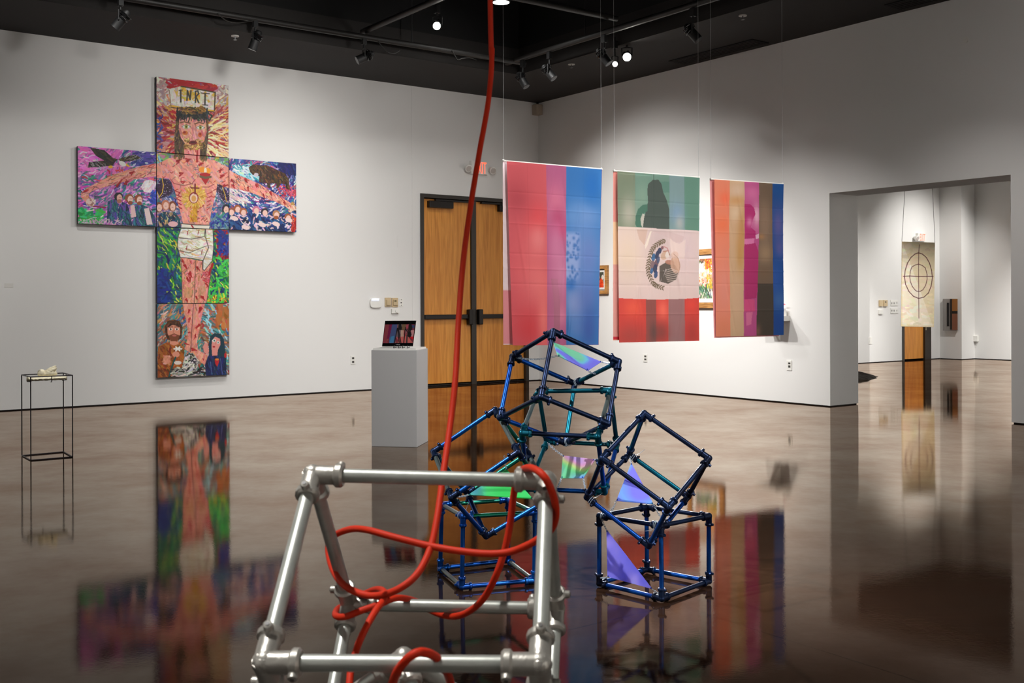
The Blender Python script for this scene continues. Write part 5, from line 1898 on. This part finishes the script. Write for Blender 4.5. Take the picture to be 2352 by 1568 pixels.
def plate_thing(boxf, name, label, cat, r, d, m, slots=(), knob=None, group=None, sm=None):
    mb, c, w, h = boxf(*r, d)
    t = thing(name, label, cat, c, group)
    part(mb, 'cover_plate', m, t, bevel=.002)
    for s in slots:
        sb, *_ = boxf(*s, .002, off=d)
        part(sb, 'slot', sm or M_GREYPL, t)
    if knob:
        sb, *_ = boxf(*knob, .014, off=d)
        part(sb, 'cover', m, t, bevel=.002)
    return t


plate_thing(lbox, 'sensor_box', 'beige wall box with raised cover, next to the glowing keypad', 'wall box', (883.5, 683.5, 897, 704), .02, M_BEIGE, knob=(887.5, 688, 896.5, 701))
plate_thing(lbox, 'thermostat', 'beige thermostat with a small dark window, beside the other beige box', 'thermostat', (899, 684, 913, 705), .02, M_BEIGE, slots=(), knob=(903, 688, 912.5, 701))
mb, *_ = lbox(906, 689, 910.5, 693, .003, off=.034)
part(mb, 'window', mat('olive_window', (110, 98, 60), .3), [o for o in bpy.data.objects if o.name.startswith('thermostat')][0])
plate_thing(lbox, 'wall_socket', 'narrow white wall plate with dark holes between thermostat and door frame', 'wall plate', (916.5, 685.5, 925.5, 704), .008, M_WHITEPL,
            slots=((920.8, 687, 922.2, 689), (920, 693.5, 923, 696.5), (920.8, 700, 922.2, 702)))
t = plate_thing(lbox, 'thermostat_cover', 'square white thermostat with a round dial, under the beige boxes', 'thermostat', (898, 709, 915, 719.5), .03, M_WHITEPL)
dl = wl(911.5, 714, .03)
part(MB().tube([dl, dl + BV * .012], .026, 16), 'dial', M_WHITEPL, t)
plate_thing(lbox, 'power_outlet', 'white outlet low on the wall between cross and pedestal', 'outlet', (805.5, 817, 816.5, 836.5), .008, M_WHITEPL,
            slots=((808.5, 820, 813.5, 824.5), (808.5, 828.5, 813.5, 833)))
plate_thing(rbox, 'power_outlet', 'white outlet on the wall below the eagle flag', 'outlet', (1477.5, 813, 1487, 831), .008, M_WHITEPL, slots=((1480, 816, 1484.5, 820), (1480, 823, 1484.5, 827)))
plate_thing(rbox, 'power_outlet', 'white outlet on the wall below the white shelf', 'outlet', (1807.5, 827, 1819, 850.5), .008, M_WHITEPL, slots=((1810.5, 832, 1815.5, 836), (1810.5, 839, 1815.5, 844)))
mb, *_ = lbox(912, 541, 935.5, 568, .0025)
tag(mb.build('access_panel', M_WALL), 'thin white square access panel flush in the wall beside the doors', 'panel')
mb, *_ = lbox(10, 650.5, 30.5, 660, .003)
o = tag(mb.build('wall_label', mat('white_card', (225, 222, 216), .7)), 'small white label card on the wall above the wire stand', 'label')
mb, *_ = rbox(1406.5, 661, 1410.5, 668, .003)
tag(mb.build('wall_label', mat('white_card', (225, 222, 216), .7)), 'tiny label card beside the small framed portrait', 'label')
# seam of the boarded wall
mb, *_ = lbox(946.5, 190, 947.6, 870, .003)
struct(mb.build('trim_2', M_WALL))


def exit_sign(fn, ax, nrm, r, label, heads):
    px0, py0, px1, py1 = r
    mb, c, w, h = wall_box(fn, ax, nrm, px0, py0, px1, py1, .06)
    t = thing('exit_sign', label, 'exit sign', c)
    part(mb, 'housing', M_WHITEPL, t, bevel=.004)
    lx = -ax                              # text runs to the viewer's right
    org = c + nrm * .06 + ax * w * .27 - ZV * h * .43
    text_obj('EXIT', 'lettering', mat('red_led_letters', (255, 110, 90), .4, emit=(255, 88, 58), estr=1.7), t, org, lx, ZV, w * .66, h * .86, .002)
    for s in heads:
        hc = c + lx * s * (w / 2 + .07) - ZV * .02 + nrm * .06
        hd = part(MB().tube([hc - nrm * .05, hc, hc + nrm * .03 - ZV * .01, hc + nrm * .035 - ZV * .012], [.03, .05, .06, .052], 16), 'lamp_head', M_WHITEPL, t, smooth=True)
        part(MB().tube([hc + nrm * .034 - ZV * .012, hc + nrm * .037 - ZV * .013], .045, 16), 'lens', mat('frosted_lens', (190, 180, 172), .2), hd)
        part(MB().tube([c + lx * s * (w / 2 - .02) + nrm * .03 - ZV * .02, hc - nrm * .03], .015, 8), 'lamp_arm', M_WHITEPL, t)
    return t


exit_sign(wl, AV, BV, (1078, 371, 1116, 401), 'lit red EXIT sign with two lamp heads above the double doors', (-1, 1))
exit_sign(FB, AV, BV, (2103, 536, 2121, 554), 'lit red EXIT sign above the target banner, seen through the opening', (-1,))

# framed pictures on the right-hand wall, partly hidden by the flags
FRW = wood_mat('warm_frame_wood', (146, 96, 44), (206, 150, 84), (3, 3, 22), .5)


def framed(r, label, fw, canvas, matw, gap, cat='picture'):
    mb, c, w, h = rbox(*r, .035)
    t = thing('picture_frame', label, cat, c)
    m = MB()
    for s in (-1, 1):
        m.cbox(c + AV * .02 + ZV * s * (h - fw) / 2, BV, AV, ZV, w, .04, fw)
        m.cbox(c + AV * .02 + BV * s * (w - fw) / 2, BV, AV, ZV, fw, .04, h - 2 * fw)
    part(m, 'frame', FRW, t, bevel=.003)
    part(MB().cbox(c + AV * .008, BV, AV, ZV, w - 2 * fw, .008, h - 2 * fw), 'backing', mat('grey_backing', (150, 146, 142), .8), t)
    part(MB().cbox(c + AV * .0135, BV, AV, ZV, w - 2 * fw - 2 * gap, .003, h - 2 * fw - 2 * gap), 'mat_board', mat('white_mat', (240, 238, 234), .7), t)
    iw, ih = (w - 2 * fw - 2 * gap - 2 * matw) / 2, (h - 2 * fw - 2 * gap - 2 * matw) / 2
    b = c + AV * .0162
    P = quad_points(canvas, b - BV * iw + ZV * ih, b + BV * iw + ZV * ih, b - BV * iw - ZV * ih, b + BV * iw - ZV * ih)
    grid_object('print', M_PRINT, t, canvas, P)
    return t


c = Canvas(60, 90, (-180, 700), (225, 700), (-180, 1090), (225, 1085), (70, 74, 60), 51)
c.dabs(120, [(60, 60, 44), (84, 92, 60), (110, 120, 90), (40, 36, 30)], 60, 26)
c.poly([(110, 900), (150, 830), (200, 920), (228, 1090), (-20, 1090), (40, 930)], (232, 70, 26))
c.ell(190, 830, 34, 60, (226, 216, 204))
c.ell(60, 830, 50, 60, (190, 140, 110))
c.dabs(30, [(240, 100, 40), (200, 40, 16)], 50, 16, None, region=((c.Y > 930) & (c.X > 40)).astype(float))
framed((1350, 610, 1398.5, 675), 'small wood-framed portrait in orange clothing, half behind the striped red and blue flag', .05, c, .025, .02)
c = Canvas(110, 130, (-140, 350), (820, 360), (-140, 1225), (820, 1225), (232, 226, 214), 52)
c.dabs(160, [(240, 236, 222), (232, 222, 210), (226, 214, 190)], 120, 60)
c.dabs(120, [(60, 80, 50), (90, 110, 70), (180, 110, 80), (90, 60, 60)], 60, 30, None, region=(c.Y < 440).astype(float))
c.dabs(120, [(236, 140, 40), (230, 110, 40), (240, 180, 60), (200, 70, 40)], 60, 34, None, region=(((c.X > 320) & (c.Y < 560)) | (c.X > 520)).astype(float) * (c.Y < 640))
c.dabs(200, [(232, 180, 160), (240, 220, 190), (200, 90, 70), (220, 180, 70), (236, 200, 186)], 70, 36, None, region=((c.Y > 680) & (c.Y < 950)).astype(float))
c.dabs(150, [(60, 90, 60), (80, 120, 90), (120, 150, 90), (100, 150, 140), (60, 64, 70)], 90, 30, lambda x, y: 1.3, region=(c.Y > 930).astype(float))
c.dabs(60, [(226, 190, 70), (200, 160, 40)], 50, 30, None, region=((c.X > 380) & (c.Y > 700) & (c.Y < 1000)).astype(float))
framed((1582, 572, 1664, 707), 'wood-framed flower photograph showing between the eagle flag and the striped flag', .07, c, .05, .003)

# white wall shelf
mb, cS, w, h = rbox(1778, 724.5, 1812, 735, .02)
sp = wr(1812, 730)
sb_ = ab(sp)[1]
sz = wr(1795, 727).z
sh = thing('wall_shelf', 'small white shelf on the wall beside the salmon and blue striped flag', 'shelf', rp(0, sb_ - .16, sz))
part(MB().box(rp(0, sb_ - .3, sz - .05), BV * .32, AV * .28, ZV * .06), 'board', M_WHITEPL, sh)
part(MB().prism([rp(0, sb_ - .16, sz - .05), rp(.2, sb_ - .16, sz - .05), rp(0, sb_ - .16, sz - .3)], BV * .03), 'bracket', M_WHITEPL, sh)
cu = rp(.052, sb_ - .04, sz + .01)
vase = thing('paper_vase', 'small white folded vessel with a pink flag, standing on the white shelf', 'vase', cu)
part(MB().tube([cu, cu + ZV * .09], [.042, .03], 4), 'vessel', M_WHITEPL, vase)
part(MB().tube([cu + ZV * .06, cu + ZV * .15], .002, 6), 'stick', M_GREYPL, vase)
part(MB().prism([cu + ZV * .15, cu + ZV * .125, cu + ZV * .14 + BV * .04], AV * .002), 'flag', mat('pink_paper', (226, 110, 130), .7), vase)

# small sensor in the ceiling corner
sq = rp(.10, .10, CEIL - .14)
sn = thing('corner_sensor', 'small beige sensor box up in the corner where the two white walls meet', 'sensor', sq)
part(MB().box(rp(.004, .004, CEIL - .2), AV * .12, BV * .12, ZV * .16), 'body', mat('beige_grey_box', (176, 160, 140), .6), sn, bevel=.008)
part(MB().tube([rp(.06, .06, CEIL - .04), rp(.06, .06, CEIL)], .02, 10), 'mount', M_FIX, sn)

# ------------------------------------------------------------------ the other room
YB = 19.35
bt = [at(2071.5, 554.5, YB - .05), at(2147.5, 557, YB + .03), at(2069.5, 749.5, YB - .05), at(2146, 751, YB + .03)]
c = Canvas(110, 270, (138, 228), (612, 232), (128, 1448), (604, 1448), (234, 220, 194), 61)
c.dabs(220, [(238, 226, 202), (230, 214, 184), (240, 228, 210), (232, 216, 188)], 110, 40, lambda x, y: 0.02, jitter=8)
c.ell(377, 780, 132, 300, (232, 218, 198), .5)
for sgn in (-1, 1):
    c.poly([(377 + sgn * 8, 950), (377 + sgn * 60, 950), (377 + sgn * 34, 1130), (377 + sgn * 8, 1150)], (234, 220, 202), .7)
for k in range(4):
    c.poly([((128, 138, 604, 128)[k], 220), ((150, 612, 625, 612)[k], 220), ((150, 612, 612, 606)[k], 1460), ((118, 598, 590, 590)[k], 1460)] if k in (0, 1) else [(120, (228, 1425)[k - 2]), (620, (228, 1425)[k - 2]), (620, (240, 1450)[k - 2]), (120, (240, 1450)[k - 2])], (204, 178, 124), .35)
mr = (84, 34, 40)
out = [(377, 385), (330, 400), (270, 450), (220, 530), (185, 640), (176, 740), (190, 840), (235, 940), (300, 1010), (377, 1040), (455, 1020), (520, 960), (560, 860), (578, 740), (565, 630), (535, 530), (490, 450), (430, 400), (377, 385)]
inn = [(377, 546), (330, 560), (280, 590), (258, 650), (250, 730), (258, 800), (285, 870), (330, 925), (350, 937), (400, 937), (440, 915), (480, 850), (502, 760), (500, 690), (475, 600), (430, 565), (377, 546)]
c.line(out, 11, mr)
c.line(inn, 9, mr)
c.line([(388, 268), (378, 390), (376, 545), (378, 1040), (381, 1325)], 8, mr)
c.line([(158, 728), (250, 720), (380, 726), (588, 718)], 11, mr)
bn = thing('hanging_banner', 'cream canvas banner painted with a dark crosshair target, hung in the room beyond', 'banner', Vector(((bt[2].x + bt[3].x) / 2, YB, bt[2].z)))
P = quad_points(c, *bt)
bax = (bt[1] - bt[0])
bax.z = 0
bax.normalize()
bnn = Vector((bax.y, -bax.x, 0))
P = P + (np.sin(c.u * 5) * .012 * c.v)[..., None] * np.array(bnn)
grid_object('cloth', attr_mat('canvas_cloth', .85), bn, c, P, thick=.006, nrm=bnn, edge_mat=mat('raw_canvas_edge', (120, 92, 50), .8))
for i, px in ((0, 2078), (1, 2142)):
    tp = at(px, 440, YB)
    part(MB().tube([bt[i], bt[i] + (tp - bt[i]) * ((CEIL - bt[i].z) / (tp.z - bt[i].z))], .004, 6), 'rope', mat('grey_rope', (110, 104, 100), .8), bn)
part(MB().tube([bt[2] + bax * .48, bt[2] + bax * .481 - ZV * .07], .004, 5), 'loose_thread', mat('raw_thread', (214, 196, 160), .8), bn)

WSEG = lambda px, py, off=0.0: on(px, py, rp(RA1 + off, 0), AV)
mb, c_, w_, h_ = wall_box(WSEG, BV, AV, 2168, 686, 2200, 759, .04)
pc = thing('abstract_painting', 'narrow abstract panel in grey, black, ochre and brown on the wall beyond the banner', 'painting', c_)
part(mb, 'panel', mat('grey_panel', (150, 146, 142), .6), pc)
for (x0, y0, x1, y1), cl, nm in (((2175, 695, 2180, 749), (10, 10, 10), 'black_bar'), ((2182, 686, 2187, 757), (30, 24, 18), 'dark_stripe'), ((2187, 686, 2199.5, 714), (150, 98, 44), 'ochre_field'), ((2187, 714, 2199.5, 720), (8, 8, 8), 'dark_band'), ((2187, 720, 2199.5, 757.5), (130, 82, 60), 'brown_field')):
    mb, *_ = wall_box(WSEG, BV, AV, x0, y0, x1, y1, .004, off=.04)
    part(mb, nm, mat('paint_' + nm, cl, .5), pc)
plate_thing(fbox, 'sensor_box', 'beige wall box farther from the banner, in the room beyond', 'wall box', (2018, 689, 2026, 703), .03, M_BEIGE)
plate_thing(fbox, 'thermostat', 'beige thermostat in the room beyond, next to the white double plates', 'thermostat', (2028, 689, 2036, 703), .03, M_BEIGE, slots=((2033, 692, 2035.5, 695),))
plate_thing(fbox, 'thermostat_cover', 'small white square box under the beige boxes in the room beyond', 'thermostat', (2017, 711, 2026, 721), .03, M_WHITEPL)
plate_thing(fbox, 'switch_plate', 'upper white four-gang switch plate beside the banner', 'switch plate', (2045, 689, 2062, 702), .01, M_WHITEPL, slots=((2047.5, 694, 2048.5, 698), (2050.5, 694, 2051.5, 698), (2053.5, 694, 2054.5, 698), (2059.5, 693, 2060.5, 697)))
plate_thing(fbox, 'switch_plate', 'lower white four-gang switch plate beside the banner', 'switch plate', (2045, 707, 2062, 719.5), .01, M_WHITEPL, slots=((2047.5, 711, 2048.5, 715), (2050.5, 711, 2051.5, 715), (2053.5, 711, 2054.5, 715), (2059.5, 711, 2060.5, 715)))
plate_thing(fbox, 'power_outlet', 'white outlet low on the wall of the room beyond, near the opening', 'outlet', (1995, 774, 2002, 790), .01, M_WHITEPL)
WS2 = lambda px, py, off=0.0: on(px, py, rp(RA2 + off, 0), AV)
plate_thing(lambda *a, **k: wall_box(WS2, BV, AV, *a, **k), 'junction_box', 'white surface box on the wall beyond the abstract panel', 'wall box', (2236, 771, 2248, 784), .06, M_WHITEPL)
so = MB()
sc_ = onfloor(1962, 866)
n = 34
so.v.append(sc_ + ZV * .10)
for ring in range(1, 7):
    for j in range(n):
        a = 2 * PI * j / n
        rr = .36 * ring / 6 * (1 + .15 * math.sin(3 * a) + .08 * math.sin(7 * a + ring))
        so.v.append(sc_ + Vector((rr * math.cos(a) * 1.05, rr * math.sin(a) * 1.3, max(0, .10 * (1 - (ring / 6) ** 1.3) + (rng.uniform(-.012, .012) if ring < 6 else 0)))))
for j in range(n):
    so.f.append((0, 1 + j, 1 + (j + 1) % n))
for ring in range(5):
    for j in range(n):
        a, b = 1 + ring * n + j, 1 + ring * n + (j + 1) % n
        so.f.append((a, a + n, b + n, b))
so.f.append(tuple(1 + 5 * n + j for j in reversed(range(n))))
o = tag(so.build('soil_heap', M_SOIL), 'low heap of dark soil on the floor just inside the opening', 'soil')
o['kind'] = 'stuff'


# ------------------------------------------------------------------ ceiling: pipes, spotlights, sprinklers, vents
PB = 1.78
zpl = (on(476, 24, rp(0, PB), BV).z + on(1164, 140, rp(0, PB), BV).z) / 2
PA = 1.78
zpr = (on(1146, 160, rp(PA, 0), AV).z + on(1700, 0, rp(PA, 0), AV).z) / 2
print('pipe z', zpl, zpr)
PIPER = .035


def pipe(p0, p1, label):
    d = (p1 - p0)
    t = thing('ceiling_pipe', label, 'pipe', (p0 + p1) / 2, 'black lighting pipes')
    part(MB().tube([p0, p1], PIPER, 14), 'bar', M_PIPE, t, smooth=True)
    n = max(2, int(d.length / 3))
    for k in range(n):
        q = p0 + d * ((k + .5) / n)
        part(MB().tube([q, Vector((q.x, q.y, VOID))], .008, 8), 'hanger_rod', M_FIX, t)
    return t


pipe(rp(1.6, PB, zpl), rp(12.2, PB, zpl), 'black lighting pipe running along the wall with the cross')
pipe(rp(PA, 1.6, zpr + .08), rp(PA, 18, zpr + .08), 'black lighting pipe running along the wall behind the flags')
q1 = on(766, 98, Vector((0, 0, zpl + .08)), ZV)
q2 = on(990, 10, Vector((0, 0, zpl + .08)), ZV)
pa_ = (ab(q1)[0] + ab(q2)[0]) / 2
pipe(rp(pa_, 1.7, zpl + .08), rp(pa_, 12, zpl + .08), 'black lighting pipe crossing toward the viewer above the double doors')
q1 = on(1300, 18, Vector((0, 0, zpl + .16)), ZV)
q2 = on(1465, 54, Vector((0, 0, zpl + .16)), ZV)
pb_ = (ab(q1)[1] + ab(q2)[1]) / 2
pipe(rp(1.7, pb_, zpl + .16), rp(7, pb_, zpl + .16), 'short black pipe crossing between the bright lamps and the red cord')
q1 = on(296, 18, Vector((0, 0, zpl + .08)), ZV)
pipe(rp(ab(q1)[0], 1.7, zpl + .08), rp(ab(q1)[0], 12, zpl + .08), 'black lighting pipe crossing above the wire stand')

def cable(pts, label):
    tag(MB().tube(smooth_path(pts, 6), .006, 6).build('power_cable', M_PIPE, smooth=True), label, 'cable')


LP = lambda px, py: on(px, py, rp(0, PB + .05), BV)
cable([LP(500, 30), LP(520, 47), LP(545, 52), LP(565, 50), LP(590, 45)], 'slack black cable under the pipe beside the chrome-flecked lamp')
cable([LP(868, 93), LP(880, 110), LP(890, 120), LP(905, 123), LP(918, 116)], 'slack black cable drooping from the pipe right of the tilted lamp')
cable([LP(1038, 115), LP(1045, 128), LP(1052, 137), LP(1062, 134), LP(1080, 133), LP(1094, 138)], 'pale slack cable under the pipe just before the red cord')


def spotlight(px, py, plane_p, plane_n, zpipe, aim, label, lit=False, size=1.0, ruff=True):
    c = on(px, py, plane_p, plane_n)
    d = (Vector(aim) - c).normalized()
    topz = zpipe if zpipe > c.z + .05 else c.z + .2
    t = thing('spotlight', label, 'spotlight', Vector((c.x, c.y, c.z)), 'spotlights on the black pipes')
    L, R = .19 * size, .052 * size
    b0, b1 = c - d * L * .6, c + d * L * .5
    part(MB().tube([b0 - d * .02, b0, b0 + d * L * .45, b0 + d * L * .5, b1 - d * .012, b1], [R * .5, R * .8, R * .8, R * 1.0, R * 1.0, R * 1.08], 18), 'barrel', M_FIX, t, smooth=True)
    part(MB().tube([b1 - d * .004, b1 + d * .002], R * .92, 18), 'lens', M_LENS if lit else M_LENSOFF, t)
    side = d.cross(ZV).normalized()
    m = MB()
    up = Vector((c.x, c.y, c.z + R + .06))
    m.tube([c + side * R * 1.15, c + side * R * 1.2 + ZV * (R + .05), up, c - side * R * 1.2 + ZV * (R + .05), c - side * R * 1.15], .008, 8)
    part(m, 'yoke', M_FIX, t)
    m = MB().tube([up, Vector((c.x, c.y, topz))], .012, 8)
    m.cbox(Vector((c.x, c.y, (up.z + topz) / 2 + .02)), AV, BV, ZV, .05, .06, .09)
    part(m, 'clamp', M_FIX, t)
    if ruff:
        m = MB()
        pts_ = []
        for k in range(44):
            an = k * .9
            s = k / 43
            pts_.append(b0 + d * (L * .1 + s * L * .35) + (side * math.cos(an) + side.cross(d) * math.sin(an)) * (R * 1.12 + .010 * math.sin(k * 2.3)))
        m.tube(pts_, .0055, 6)
        part(m, 'coiled_cable', mat('glossy_black_cable', (20, 20, 21), .12), t, smooth=True)
    return t


PLp, PRp = (rp(0, PB), BV), (rp(PA, 0), AV)
spotlight(277, 48, *PLp, zpl, rp(9.5, 0, .5), 'black spotlight highest over the wire stand')
spotlight(586, 96, *PLp, zpl, rp(6.6, .6, 0), 'black spotlight with chrome-flecked cable, above the painted cross')
spotlight(836, 132, *PLp, zpl, rp(9, .2, 1.5), 'tilted black spotlight with a bright rim, above the keypad wall')
q_ = on(1004, 58, Vector((0, 0, 4.3)), ZV)
spotlight(1004, 58, Vector((0, 0, 4.3)), ZV, zpl + .08, OV + Vector((-.6, 2, -.4)), 'lit spotlight shining at the viewer, hung from the crossing pipe', True, .85)
spotlight(1201, 186, *PRp, zpr + .08, rp(.6, 4.2, 0), 'black spotlight over the room corner, nearest the red cord')
spotlight(1262, 168, *PRp, zpr + .08, rp(0, 5.5, 0), 'black spotlight with tangled cable, second from the room corner')
spotlight(1388, 132, *PRp, zpr + .08, rp(0, 6, 0), 'dark spotlight just before the two lit lamps')
spotlight(1440, 130, Vector((0, 0, 4.2)), ZV, zpr + .08, OV + Vector((.3, 2, -.2)), 'brightest lit lamp, high over the eagle flag', True, 1.0)
spotlight(1412, 146, Vector((0, 0, 4.12)), ZV, zpr + .08, OV + Vector((.9, 1, -1)), 'smaller lit lamp beside the brightest one', True, .62, False)
spotlight(1592, 78, *PRp, zpr + .08, rp(0, 8, 0), 'black spotlight over the salmon striped flag')

dp = on(1151, 6, Vector((0, 0, 4.87)), ZV)
dl_ = thing('pendant_downlight', 'round white lit downlight at the top, next to the red cord', 'downlight', dp)
part(MB().tube([dp + ZV * .003, dp + ZV * .22, dp + ZV * .23], [.112, .112, .03], 24), 'housing', M_FIX, dl_, smooth=True)
part(MB().tube([dp, dp + ZV * .004], .1, 24), 'diffuser', mat('downlight_diffuser', (255, 255, 255), .5, emit=(255, 252, 246), estr=6), dl_)
part(MB().tube([dp + ZV * .22, Vector((dp.x, dp.y, VOID))], .01, 8), 'stem', M_FIX, dl_)

for px, py, lb in ((540, 82, 'small white sprinkler head on the dark soffit above the painted cross'), (1312.5, 147, 'small white sprinkler head on the soffit over the gap between the flags'), (1706, 35, 'small white sprinkler head on the soffit past the last spotlight')):
    p = on(px, py, Vector((0, 0, CEIL)), ZV)
    t = thing('sprinkler', lb, 'sprinkler', p)
    part(MB().tube([p, p - ZV * .01], .045, 18), 'escutcheon', mat('white_metal', (200, 196, 190), .4), t)
    part(MB().tube([p - ZV * .01, p - ZV * .045], .008, 8), 'nozzle', M_FIXS, t)
    part(MB().tube([p - ZV * .045, p - ZV * .05], .02, 12), 'deflector', M_FIXS, t)

for (b0, b1, lb) in ((3.3, 4.7, 'long black slot vent in the soffit over the eagle flag'), (6.5, 9.2, 'long black slot vent in the soffit toward the opening')):
    t = thing('slot_vent', lb, 'vent', rp(.25, (b0 + b1) / 2, CEIL - .012))
    part(MB().box(rp(.12, b0, CEIL - .012), BV * (b1 - b0), AV * .3, ZV * .012), 'frame', M_BLACK, t)
    for k in range(5):
        part(MB().box(rp(.15 + k * .055, b0 + .03, CEIL - .02), BV * (b1 - b0 - .06), AV * .02, ZV * .008), 'slat', M_SOFFIT, t)
pl = wr(2220, 91, .0)
tag(MB().tube([pl, pl + AV * .02], .03, 14).build('wall_hook', M_WHITEPL), 'tiny pale round fitting high on the wall above the opening', 'fitting')
